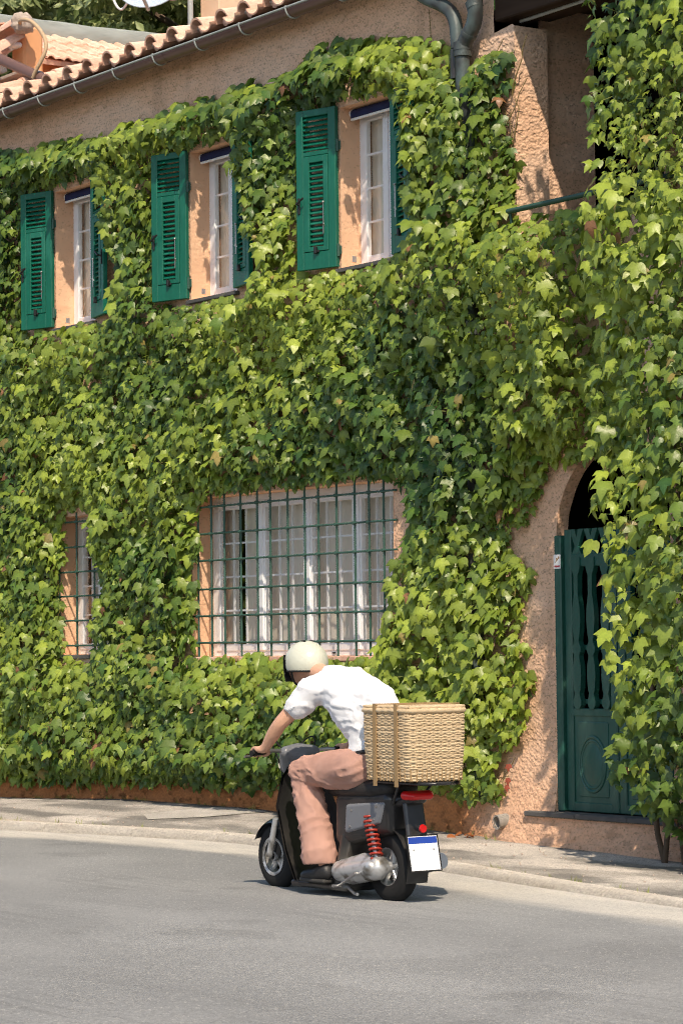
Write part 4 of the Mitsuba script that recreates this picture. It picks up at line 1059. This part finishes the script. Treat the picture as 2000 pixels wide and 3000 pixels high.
# a red sprig that strays over the bare plaster left of the step
sp = thing('red_sprig', 'small reddish vine sprig on the bare plaster above the drain pipe', 'vine sprig')
obj('stem', tube(spline([(2.10, -0.10, 0.36), (2.18, -0.10, 0.45), (2.25, -0.09, 0.52), (2.31, -0.085, 0.60)], 10), 0.003, 5), 'twig', sp)
for k, (a, b) in enumerate(((2.27, 0.42), (2.26, 0.37), (2.28, 0.52))):
    v_ = leaves(np.array([[a, -0.125, b+0.03]]), np.array([[0.2, -1, 0.4]]), np.array([[0.1, 0, -1.0]]), np.array([0.055]), rng)
    obj('leaf', (v_[0], LEAF_F), 'ivy_leaf', sp, smooth=True, color=np.tile([0.36, 0.09, 0.05], (len(LEAF_UV), 1)))
for k, (a, b) in enumerate(((1.86, -0.20), (1.95, -0.24), (1.72, -0.14), (1.80, -0.30))):
    v_ = leaves(np.array([[a, b, 0.035]]), np.array([[0.2*k-0.3, -0.3, 1.0]]), np.array([[math.cos(k*2), math.sin(k*2), 0.0]]), np.array([0.075]), rng)
    single('fallen_leaf', (v_[0], LEAF_F), 'ivy_leaf', ('dry orange leaf on the pavement, second from the right of four behind the scooter', 'dry orange leaf on the pavement, rightmost of four, nearest the drain pipe', 'dry orange leaf on the pavement, leftmost of four behind the scooter', 'dry orange leaf on the pavement, lowest of four, farthest from the wall')[k], 'leaf', 'fallen leaves at the foot of the wall', smooth=True, color=np.tile([0.40, 0.14, 0.05], (len(LEAF_UV), 1)))

# ------------------------------------------------------------------ scooter (heading to the left), rider, basket
YC = -3.0
mat('scooter_black', proc(lambda p, n, uv: mix((0.018, 0.018, 0.02), (0.13, 0.12, 0.10), smoothstep(0.3, 0.8, fbm(p.x*7, p.y*7, p.z*7, 3))*smoothstep(0.45, -0.05, p.z)*0.75 + 0.06*fbm(p.x*30, p.y*30, p.z*30))), 0.28, 0.5, clearcoat=0.4)
mat('scooter_grey', (0.16, 0.17, 0.19), 0.3, 0.5)
mat('seat_black', proc(lambda p, n, uv: mix((0.018, 0.016, 0.015), (0.03, 0.028, 0.027), noise(p.x*60, p.y*60, p.z*60))), 0.6, 0.4)
mat('rubber', (0.016, 0.016, 0.016), 0.8, 0.3)
mat('alloy', proc(lambda p, n, uv: mix((0.60, 0.61, 0.62), (0.16, 0.15, 0.13), smoothstep(0.42, 0.75, fbm(p.x*16, p.y*16, p.z*16, 3)))), 0.38, 0.5, metallic=0.6)
mat('red_lens', (0.55, 0.01, 0.012), 0.15, 0.6)
scene['tail_glow'] = {'type': 'principled', 'base_color': {'type': 'rgb', 'value': [0.7, 0.02, 0.02]}, 'roughness': 0.2}
mat('red_spring', (0.33, 0.035, 0.02), 0.4, 0.5)
mat('plate_white', (0.80, 0.81, 0.82), 0.35, 0.5)
mat('plate_blue', (0.02, 0.06, 0.35), 0.4, 0.5)
sc = thing('scooter', 'black motor scooter with silver engine case riding along the road', 'scooter')


def S(pts):
    """(x, left, z) -> world; left of the rider is towards the camera"""
    p = np.atleast_2d(np.asarray(pts, float))
    return np.stack([p[:, 0], YC - p[:, 1], p[:, 2]], 1)


def wheel(name, xc, zc, R, wdt):
    k = obj(name, lathe([(0.022, -0.05), (0.03, -0.05), (0.03, 0.05), (0.022, 0.05)], 'y', S((xc, 0, zc))[0], 20), 'alloy', sc, smooth=40)
    tp = [(R - 0.062 + 0.062*math.cos(a)*1.0, wdt/2*math.sin(a)) for a in np.linspace(-2.3, 2.3, 15)]
    obj('tyre', lathe(tp, 'y', S((xc, 0, zc))[0], 40), 'rubber', k, smooth=True)
    obj('rim', [lathe([(R-0.105, -0.045), (R-0.085, -0.05), (R-0.09, 0.0), (R-0.085, 0.05), (R-0.105, 0.045)], 'y', S((xc, 0, zc))[0], 32)] +
        [tube(S([(xc + 0.02*math.cos(a), 0, zc + 0.02*math.sin(a)), (xc + (R-0.09)*math.cos(a+0.2), 0, zc + (R-0.09)*math.sin(a+0.2))]), [0.022, 0.016], 6) for a in np.arange(5)*2*PI/5], 'alloy', k, smooth=40)


wheel('rear_wheel', 4.92, G+0.212, 0.212, 0.12)
wheel('front_wheel', 3.70, G+0.205, 0.205, 0.10)


def man(m):
    g = m.to_mesh()
    return trimesh.Trimesh(np.array(g.vert_properties[:, :3]), np.array(g.tri_verts), process=True)


def shell(balls, seg=20):
    return man(hull(*[(S(p)[0], r) for p, r in balls], seg=seg))


obj('body', [shell([((4.56, .07, .30), .07), ((4.56, -.07, .30), .07), ((4.56, .08, .50), .06), ((4.56, -.08, .50), .06), ((5.00, .07, .52), .055), ((5.00, -.07, .52), .055), ((4.98, .05, .38), .06), ((4.98, -.05, .38), .06)]),
             shell([((4.94, .05, .50), .05), ((4.94, -.05, .50), .05), ((5.17, .03, .535), .03), ((5.17, -.03, .535), .03)])], 'scooter_black', sc, smooth=50)
for s in (1, -1):
    obj('side_panel', shell([((4.66, s*.135, .34), .02), ((4.68, s*.14, .47), .02), ((5.0, s*.115, .50), .015), ((4.95, s*.115, .40), .015)]), 'scooter_grey', sc, smooth=50)
obj('floorboard', [shell([((4.10, .15, -.005), .022), ((4.10, -.15, -.005), .022), ((4.62, .13, -.005), .022), ((4.62, -.13, -.005), .022)]), shell([((4.52, .1, .02), .04), ((4.52, -.1, .02), .04), ((4.60, .09, .30), .05), ((4.60, -.09, .30), .05)])], 'scooter_black', sc, smooth=50)
shp = []
for zz, xx, ww in ((0.0, 4.10, .17), (.2, 4.03, .20), (.45, 3.96, .21), (.62, 3.93, .15), (.70, 3.93, .09)):
    shp.append([(xx + 0.10*(abs(l)/0.2)**2*0.6, l*ww/0.2, zz) for l in np.linspace(-0.2, 0.2, 9)])
shp = np.array(shp)
P = S(shp.reshape(-1, 3)); m = 9
f = [[i*m+k, i*m+k+1, (i+1)*m+k+1, (i+1)*m+k] for i in range(len(shp)-1) for k in range(m-1)]
obj('leg_shield', cat([(P, np.array(f)), (P + [-0.03, 0, 0], np.array(f)[:, ::-1])]), 'scooter_black', sc, smooth=60)
obj('steering_column', tube(S([(3.70, 0, .13), (3.95, 0, .74)]), 0.045, 12), 'scooter_black', sc, smooth=50)
obj('fork', [tube(S([(3.70, s*.075, G+.205), (3.78, s*.075, .36)]), 0.02, 8) for s in (1, -1)], 'alloy', sc, smooth=50)
fen = [(0.222*math.cos(a), 0.222*math.sin(a)) for a in np.linspace(0.15, 2.6, 14)]
obj('front_fender', grid(lambda u, v: S(np.stack([3.70 + (0.235 - 0.06*(2*v-1)**2*0.5)*np.cos(0.1+2.6*u), (v-0.5)*0.13, G + .205 + (0.235 - 0.06*(2*v-1)**2*0.5)*np.sin(0.1+2.6*u)], 1)), np.linspace(0, 1, 16), np.linspace(0, 1, 7)), 'scooter_black', sc, smooth=True)
obj('headset', shell([((3.92, 0, .74), .085), ((3.86, 0, .70), .08), ((3.94, .10, .77), .04), ((3.94, -.10, .77), .04)]), 'scooter_grey', sc, smooth=50)
obj('headlight', lathe([(0.001, -0.01), (0.05, -0.005), (0.065, 0.02)], 'x', S((3.775, 0, .70))[0], 18), 'white_plastic', sc, smooth=True)
hb = obj('handlebar', tube(S([(3.97, .36, .775), (3.94, .2, .785), (3.93, 0, .775), (3.94, -.2, .785), (3.97, -.36, .775)]), 0.012, 8), 'steel', sc, smooth=50)
for s in (1, -1):
    obj('grip', tube(S([(3.972, s*.37, .775), (3.95, s*.25, .782)]), 0.018, 10), 'rubber', hb, smooth=50)
    obj('brake_lever', tube(S([(3.93, s*.20, .77), (3.885, s*.25, .762), (3.895, s*.37, .752)]), 0.007, 6), 'steel', hb, smooth=50)
obj('seat', [shell([((4.42, .06, .565), .045), ((4.42, -.06, .565), .045), ((4.60, .10, .575), .05), ((4.60, -.10, .575), .05), ((4.86, .10, .585), .05), ((4.86, -.10, .585), .05), ((5.0, .07, .59), .045), ((5.0, -.07, .59), .045)])], 'seat_black', sc, smooth=60)
obj('tail_light', [shell([((5.165, .085, .555), .026), ((5.165, -.085, .555), .026), ((5.205, .06, .55), .022), ((5.205, -.06, .55), .022)])], 'red_lens', sc, smooth=50)
obj('rear_rack', [tube(S([(4.80, s*.12, .60), (4.95, s*.13, .630), (5.38, s*.13, .630), (5.42, s*.05, .630)]), 0.010, 8) for s in (1, -1)] + [tube(S([(xx, .13, .630), (xx, -.13, .630)]), 0.008, 8) for xx in (5.02, 5.14, 5.26)] + [tube(S([(5.42, .05, .63), (5.42, -.05, .63)]), 0.010, 8)] + [tube(S([(5.05, s*.09, .50), (5.16, s*.12, .628)]), 0.009, 8) for s in (1, -1)], 'scooter_black', sc, smooth=50)
obj('rear_fender', [grid(lambda u, v: S(np.stack([4.92 + 0.245*np.cos(-0.35+1.7*u), (v-0.5)*0.15, G+.212 + 0.245*np.sin(-0.35+1.7*u)], 1)), np.linspace(0, 1, 12), np.linspace(0, 1, 5)), shell([((5.12, .05, .50), .02), ((5.12, -.05, .50), .02), ((5.19, .06, .17), .012), ((5.19, -.06, .17), .012)])], 'scooter_black', sc, smooth=50)
pl = obj('licence_plate', [man(m3.Manifold.cube((0.006, 0.21, 0.20), True).rotate((0, -12, 0)).translate(tuple(S((5.225, 0, .225))[0])))], 'plate_white', sc)
rim_ = [m3.Manifold.cube((0.010, a, b), True).translate((0, c, d)).rotate((0, -12, 0)).translate(tuple(map(float, S((5.225, 0, .225))[0]))) for a, b, c, d in ((0.222, 0.008, 0, 0.103), (0.222, 0.008, 0, -0.103), (0.008, 0.20, 0.107, 0), (0.008, 0.20, -0.107, 0))]
obj('frame', [man(q) for q in rim_], 'rubber', pl)
obj('screw', [man(m3.Manifold.sphere(0.006, 10).translate((0.004, c, 0.02)).rotate((0, -12, 0)).translate(tuple(map(float, S((5.225, 0, .225))[0])))) for c in (0.07, -0.07)], 'steel', pl)
obj('band', [man(m3.Manifold.cube((0.002, 0.20, 0.038), True).translate((0.0035, 0, 0.075)).rotate((0, -12, 0)).translate(tuple(S((5.225, 0, .225))[0])))], 'plate_blue', pl)
obj('reflector', lathe([(0.001, 0.008), (0.022, 0.007), (0.025, -0.004)], 'x', S((5.22, 0, .365))[0], 14), 'red_lens', sc, smooth=40)
eng = obj('engine_case', [shell([((4.55, .11, .09), .065), ((4.92, .115, G+.212), .075), ((4.70, .125, .075), .055), ((4.80, .12, .16), .05)]), shell([((4.58, .15, .09), .045), ((4.92, .155, G+.212), .052)])], 'alloy', sc, smooth=50)
obj('kick_starter', tube(S([(4.86, .20, .10), (4.86, .225, .10), (4.70, .235, .02), (4.70, .28, .02)]), 0.009, 8), 'steel', eng, smooth=50)
obj('engine_block', [shell([((4.62, -.05, .08), .09), ((4.62, .06, .08), .09), ((4.50, 0, .12), .08)])], 'scooter_black', sc, smooth=50)
obj('exhaust', [tube(S([(4.62, -.14, .06), (4.80, -.16, .05), (4.86, -.17, .10), (5.16, -.17, .17)]), [0.018, 0.02, 0.045, 0.048], 14)], 'steel', sc, smooth=50)
th_ = np.linspace(0, 9*2*PI, 150)
ax0, ax1 = np.array([4.95, .13, .16]), np.array([4.84, .12, .46])
aa = (ax1-ax0)/np.linalg.norm(ax1-ax0); ee = np.array([0, 1.0, 0]); ff_ = np.cross(aa, ee)
shock = obj('shock_absorber', tube(S([ax0, ax1]), 0.016, 10), 'steel', sc, smooth=50)
obj('spring', tube(S(ax0 + aa*0.03 + np.outer(th_/th_[-1]*0.25, aa) + 0.034*(np.outer(np.cos(th_), ee) + np.outer(np.sin(th_), ff_))), 0.0075, 6), 'red_spring', shock, smooth=60)
obj('cable', [tube(spline(S([(3.92, s*.12, .80), (3.84, s*.15, .86), (3.78, s*.08, .78), (3.80, s*.04, .62)]), 14), 0.005, 6) for s in (1, -1)], 'rubber', sc, smooth=50)
obj('panel_bolt', [tube(S([(xx, .152, zz), (xx, .158, zz)]), 0.008, 8) for xx, zz in ((4.70, .36), (4.72, .455), (4.94, .41), (4.97, .485))], 'steel', sc, kind='stuff')
obj('stand', tube(S([(4.58, .12, .02), (4.74, .15, -.03), (4.78, .16, -.03)]), 0.010, 8), 'steel', sc, smooth=50)

# ---- rider
mat('skin', proc(lambda p, n, uv: mix((0.56, 0.31, 0.20), (0.64, 0.37, 0.25), fbm(p.x*20, p.y*20, p.z*20))), 0.55, 0.35)
mat('white_cotton', proc(lambda p, n, uv: mix((0.66, 0.67, 0.70), (0.73, 0.74, 0.76), fbm(p.x*25, p.y*25, p.z*25))), 0.9, 0.2, lambda p, n, uv: fbm(p.x*9, p.y*13, p.z*8, 3), 0.02, eps=4e-3)
mat('pink_trousers', proc(lambda p, n, uv: mix((0.40, 0.225, 0.175), (0.49, 0.295, 0.235), fbm(p.x*14, p.y*14, p.z*6))), 0.9, 0.2, lambda p, n, uv: fbm(p.x*12, p.y*12, p.z*5, 3), 0.02, eps=4e-3)
mat('helmet_sage', (0.55, 0.56, 0.46), 0.25, 0.5, clearcoat=0.5)
mat('visor', (0.03, 0.035, 0.04), 0.1, 0.6)
mat('shoe_black', (0.02, 0.02, 0.021), 0.5, 0.4)
mat('shoe_sole', (0.05, 0.048, 0.045), 0.8, 0.3)
mat('hair', (0.04, 0.025, 0.015), 0.6, 0.4)


def L_(p):
    return S(p)[0]


pel, wst, chs, ubk, nck = (4.76, 0, .735), (4.735, 0, .92), (4.60, 0, 1.07), (4.45, 0, 1.17), (4.24, 0, 1.235)
hd = (4.01, 0, 1.315)
bones, tro, shi = [], [], []
bones += [((L_(pel), .14), (L_(wst), .125)), ((L_(wst), .125), (L_((4.60, .05, 1.07)), .13), (L_((4.60, -.05, 1.07)), .13)),
          ((L_((4.60, .05, 1.07)), .13), (L_((4.60, -.05, 1.07)), .13), (L_((4.43, .07, 1.17)), .095), (L_((4.43, -.07, 1.17)), .095)),
          ((L_((4.43, .07, 1.17)), .09), (L_((4.43, -.07, 1.17)), .09), (L_(nck), .062)), ((L_(nck), .06), (L_((4.08, 0, 1.28)), .058)),
          ((L_((4.02, 0, 1.32)), .098), (L_((3.96, 0, 1.285)), .080), (L_((3.945, 0, 1.235)), .052)),
          ((L_((3.885, 0, 1.29)), .012), (L_((3.862, 0, 1.262)), .013), (L_((3.895, 0, 1.255)), .014))]          # head, nose
for s in (1, -1):
    sh, el, wr = (4.37, s*.185, 1.155), (4.20, s*.31, .955), (4.035, s*.315, .80)
    bones += [((L_((4.43, s*.07, 1.17)), .09), (L_(sh), .066)), ((L_(sh), .062), (L_(el), .043)), ((L_(el), .043), (L_((4.14, s*.312, .90)), .044), (L_(wr), .028)),
              ((L_((4.02, s*.068*1.25, 1.29)), .018), (L_((4.03, s*.088*1.15, 1.31)), .016))]
    # hand on the grip: palm, four fingers curled over the front, thumb below
    gx_, gz2 = 3.962, .779
    bones.append(((L_(wr), .027), (L_((4.0, s*.285, .800)), .018), (L_((3.995, s*.345, .797)), .018)))
    for j in range(4):
        l = s*(.272 + .0235*j); q = (0.9, 1.0, .97, .84)[j]
        bones += [((L_((3.998, l, .802)), .0115), (L_((3.962, l, .809)), .0105)), ((L_((3.962, l, .809)), .0105), (L_((3.932 - .004*q, l, .792)), .0098)), ((L_((3.932 - .004*q, l, .792)), .0098), (L_((3.937, l, .766)), .0088)), ((L_((3.937, l, .766)), .0088), (L_((3.958, l, .755)), .008))]
    bones += [((L_((4.008, s*.272, .790)), .013), (L_((3.99, s*.258, .768)), .011)), ((L_((3.99, s*.258, .768)), .011), (L_((3.963, s*.262, .757)), .0095))]
    hp, kn, an = (4.73, s*.10, .70), (4.235, s*.165, .665), (4.46, s*.175, .13)
    bones += [((L_(pel), .13), (L_(hp), .10)), ((L_(hp), .095), (L_(kn), .058)), ((L_(kn), .056), (L_((4.33, s*.17, .45)), .054), (L_(an), .036)),
              ((L_(an), .036), (L_((4.48, s*.175, .07)), .034)), ((L_((4.47, s*.175, .062)), .034), (L_((4.31, s*.185, .052)), .026))]
    tro += [((L_(pel), .155), (L_(hp), .125)), ((L_(hp), .125), (L_(kn), .088)), ((L_(kn), .084), (L_((4.335, s*.172, .42)), .092)), ((L_((4.335, s*.172, .42)), .092), (L_((4.40, s*.174, .24)), .100)), ((L_((4.39, s*.174, .26)), .100), (L_((4.455, s*.175, .165)), .078), (L_((4.36, s*.175, .175)), .078), (L_((4.42, s*.215, .165)), .070))]
    shi += [((L_((4.43, s*.07, 1.17)), .11), (L_(sh), .086)), ((L_(sh), .086), (L_((4.30, s*.245, 1.06)), .079))]
tro.append(((L_(pel), .155), (L_((4.745, 0, .84)), .14)))
shi += [((L_((4.86, 0, .94)), .12), (L_((4.80, 0, 1.06)), .12), (L_((4.66, 0, 1.10)), .14)), ((L_((4.75, 0, .80)), .162), (L_((4.87, 0, .90)), .10)), ((L_((4.75, 0, .80)), .158), (L_(wst), .150)), ((L_(wst), .150), (L_((4.60, .05, 1.07)), .15), (L_((4.60, -.05, 1.07)), .15)),
        ((L_((4.60, .05, 1.07)), .15), (L_((4.60, -.05, 1.07)), .15), (L_((4.43, .07, 1.175)), .115), (L_((4.43, -.07, 1.175)), .115)), ((L_((4.43, .05, 1.175)), .112), (L_((4.43, -.05, 1.175)), .112), (L_((4.30, 0, 1.22)), .078))]
rider = thing('person', 'rider in white shirt, dusty pink trousers and pale helmet crouching on the scooter', 'person')
obj('body', body(bones, 0.011, 6), 'skin', rider, smooth=True)


def cloth(bones_, edge, it, amp, seed):
    t = body(bones_, edge, it)
    v = np.array(t.vertices); nn = np.array(t.vertex_normals)
    f_ = 1 - np.abs(2*meshkit.fbm(v*[5, 7, 11] + 2.2*meshkit.noise(v*3.3)[:, None], 3, seed) - 1)*2.2
    f_ = np.clip(f_, -0.6, 1)**3*0.8 + 0.25*(meshkit.fbm(v*28, 2, seed+5) - 0.5)
    t.vertices = v + nn*(f_*amp)[:, None]
    return t


obj('shirt', cloth(shi, 0.014, 7, 0.016, 3), 'white_cotton', rider, smooth=True)
tm = cloth(tro, 0.013, 6, 0.017, 4); v = np.array(tm.vertices); v[:, 2] = np.maximum(v[:, 2], 0.128 + 0.06*(v[:, 0]-4.42)); tm.vertices = v
obj('trousers', tm, 'pink_trousers', rider, smooth=40)
obj('belt', tube(spline([L_((4.775+0.158*math.cos(t)*0.98, 0.156*math.sin(t), 0.792+0.02*math.cos(t))) for t in np.linspace(0, 2*PI, 13)], 40), 0.012, 6), 'shoe_black', rider, smooth=60)
obj('collar', tube(spline([L_((4.265+0.070*math.cos(t), 0.074*math.sin(t), 1.235+0.05*math.cos(t))) for t in np.linspace(0, 2*PI, 13)], 40), 0.012, 6), 'white_cotton', rider, smooth=60)
for s in (1, -1):
    sh_ = obj('shoe', body([((L_((4.485, s*.175, .075)), .043), (L_((4.475, s*.176, .10)), .042), (L_((4.40, s*.180, .068)), .042)), ((L_((4.41, s*.178, .064)), .042), (L_((4.30, s*.187, .052)), .036), (L_((4.27, s*.188, .050)), .032))], 0.012, 6), 'shoe_black', rider, smooth=True)
    obj('sole', man(hull((L_((4.49, s*.175, .028)), .012), (L_((4.49, s*.150, .028)), .012), (L_((4.49, s*.20, .028)), .012), (L_((4.27, s*.165, .028)), .012), (L_((4.27, s*.215, .028)), .012), (L_((4.235, s*.19, .030)), .012))), 'shoe_sole', sh_, smooth=50)
hl = trimesh.creation.icosphere(4, 1.0)
v = np.array(hl.vertices)
keepf = np.array([not (c[2] < -0.35 or (c[0] < -0.30 and c[2] < 0.18)) for c in v[hl.faces].mean(1)])
vv = v*[0.148, 0.128, 0.136] + L_((4.025, 0, 1.315))
hin = v*[0.132, 0.113, 0.120] + L_((4.025, 0, 1.315))
hf = np.asarray(hl.faces)[keepf]
edges = trimesh.Trimesh(v, hf, process=False)
be = trimesh.grouping.group_rows(np.sort(edges.edges, axis=1), require_count=1)
bq = np.array([[edges.edges[i][1], edges.edges[i][0], edges.edges[i][0] + len(v), edges.edges[i][1] + len(v)] for i in be])
helm = obj('helmet', cat([(np.vstack([vv, hin]), np.vstack([hf, hf[:, ::-1] + len(v)])), (np.vstack([vv, hin]), bq)]), 'helmet_sage', rider, smooth=50)
obj('visor', grid(lambda u, w_: np.stack([4.025 - 0.158*np.cos((u-0.5)*2.3)*np.cos((w_-0.72)*1.25), YC + 0.138*np.sin((u-0.5)*2.3), 1.315 + 0.145*np.sin((w_-0.72)*1.25)], 1), np.linspace(0, 1, 16), np.linspace(0, 1, 8)), 'visor', helm, smooth=True)
obj('edge_trim', tube(spline([np.array([4.025, YC, 1.315]) + np.array([0.150*math.cos(t)*0.935, 0.130*math.sin(t)*0.935, -0.049]) for t in np.linspace(-1.85, 1.85, 15)], 40), 0.006, 6), 'rubber', helm, smooth=60)
obj('vent', [bx(4.02, 4.06, YC+c-0.006, YC+c+0.006, 1.443, 1.4535, 0.002) for c in (-0.03, 0.03)], 'rubber', helm, kind='stuff')
obj('chin_strap', tube(spline([L_((4.02, .105, 1.27)), L_((3.99, .07, 1.205)), L_((3.965, 0, 1.175)), L_((3.99, -.07, 1.205)), L_((4.02, -.105, 1.27))], 16), 0.007, 6), 'seat_black', helm, smooth=50)
for s in (1, -1):
    obj('eye', (lambda t: (np.asarray(t.vertices)*0.012 + L_((3.887, s*.032, 1.298)), t.faces))(trimesh.creation.icosphere(2, 1.0)), 'white_plastic', rider, smooth=True)
obj('mouth', tube(S([(3.885, .025, 1.222), (3.878, 0, 1.224), (3.885, -.025, 1.222)]), 0.005, 6), 'red_spring', rider, smooth=True)

# ---- basket on the rack
mat('wicker', proc(lambda p, n, uv: mix((0.50, 0.37, 0.22), (0.64, 0.50, 0.32), noise(p.x*16, p.y*16, p.z*110))), 0.75, 0.3)
mat('wicker_dark', (0.30, 0.2, 0.10), 0.8, 0.3)
bk = thing('basket', 'large square wicker basket strapped on the rear rack of the scooter', 'basket')
BX0, BX1, BW, BZ0, BZ1 = 4.90, 5.385, 0.205, .642, 1.05


def ring_path(z, grow, ph, n=96):
    t = np.linspace(0, 1, n, endpoint=False)
    hx, hy = (BX1-BX0)/2 + grow, BW + grow
    a = t*2*PI
    c, s_ = np.cos(a), np.sin(a)
    r = 1/((np.abs(c)**9 + np.abs(s_)**9)**(1/9))
    w = 0.0032*np.sin(t*48*PI + ph)
    return np.stack([(BX0+BX1)/2 + c*r*(hx + w), YC + s_*r*(hy + w), np.full(n, z)], 1)


wv = []
NR = 46
for i in range(NR):
    z = BZ0 + 0.008 + (BZ1-BZ0-0.02)*i/(NR-1)
    wv.append(tube(ring_path(z + 0.0015*math.sin(i*2.3), -0.016 + 0.016*i/NR + 0.006*math.sin(PI*i/NR) + 0.002*math.sin(i*1.7), PI*(i % 2)), 0.0054 + 0.0006*math.sin(i*3.1), 6, closed=True))
obj('weave', wv, 'wicker', bk, smooth=60, kind='stuff')
stv = ring_path(BZ0, -0.012, 0, 48); stt = ring_path(BZ1, 0.0, 0, 48)
obj('stakes', [tube([a, b], 0.0055, 5) for a, b in zip(stv, stt)], 'wicker_dark', bk, kind='stuff')
obj('rim', [tube(ring_path(BZ1-0.006, 0.002, 0), 0.014, 8, closed=True), tube(ring_path(BZ1+0.014, -0.006, PI), 0.011, 8, closed=True)], 'wicker', bk, smooth=60)
obj('bottom', bx(BX0+0.02, BX1-0.02, YC-BW+0.02, YC+BW-0.02, BZ0, BZ0+0.012, 0.004), 'wicker_dark', bk)
obj('lid', [tube(np.array([[BX0+0.015, yy, BZ1+0.016], [BX1-0.015, yy, BZ1+0.016]]), 0.0075, 6) for yy in np.linspace(YC-BW+0.012, YC+BW-0.012, 28)], 'wicker', bk, smooth=60)
obj('strap', [man(m3.Manifold.cube((0.03, 0.006, BZ1-BZ0+0.06), True).translate((xx, YC + s*(BW+0.014), (BZ0+BZ1)/2))) for xx in (5.06, 5.27) for s in (1, -1)] + [bx(xx-0.015, xx+0.015, YC-BW-0.017, YC+BW+0.017, BZ1+0.027, BZ1+0.033) for xx in (5.06, 5.27)], 'wicker_dark', bk)

# ---- grass tufts and grit along kerb and wall
rng = np.random.default_rng(77)
tv, tf, n = [], [], 0
for k in range(60):
    if rng.uniform() < 0.5:
        x = rng.uniform(-4, 6); c = np.array([x, float(kerb_y(x)) + 0.13, float(pave_z(x, 0.95))])
    else:
        x = rng.uniform(-5.5, 2.2); c = np.array([x, -0.05 + float(flare(np.array([x]), np.array([0.0]))[0]), float(pave_z(x, 0.0))])
    for b in range(rng.integers(4, 10)):
        a = rng.uniform(0, 2*PI); h = rng.uniform(0.015, 0.055); w = rng.uniform(0.002, 0.004)
        o = c + [rng.normal(0, 0.03), rng.normal(0, 0.008), 0]
        d = np.array([math.cos(a), math.sin(a), 0]); sd = np.array([-d[1], d[0], 0])*w
        tv += [o-sd, o+sd, o+d*h*0.7+[0, 0, h]]; tf.append([n, n+1, n+2]); n += 3
obj('grass', (np.array(tv), np.array(tf)), 'stalk', kind='stuff', label='sparse dry grass tufts in the joints along kerb and wall foot')
gv = []
for k in range(260):
    x = rng.uniform(-3.5, 6.5); t = rng.uniform(0.05, 1.25)
    y = float(kerb_y(x))*t
    z = (float(pave_z(x, min(t, 1))) if t < 1 else G) + 0.006
    ic = trimesh.creation.icosphere(0, rng.uniform(0.003, 0.009))
    gv.append((np.asarray(ic.vertices)*rng.uniform(0.6, 1.3, 3) + [x, y, z], ic.faces))
obj('grit', gv, 'mortar', kind='stuff', label='loose grit and pebbles on pavement and road edge')
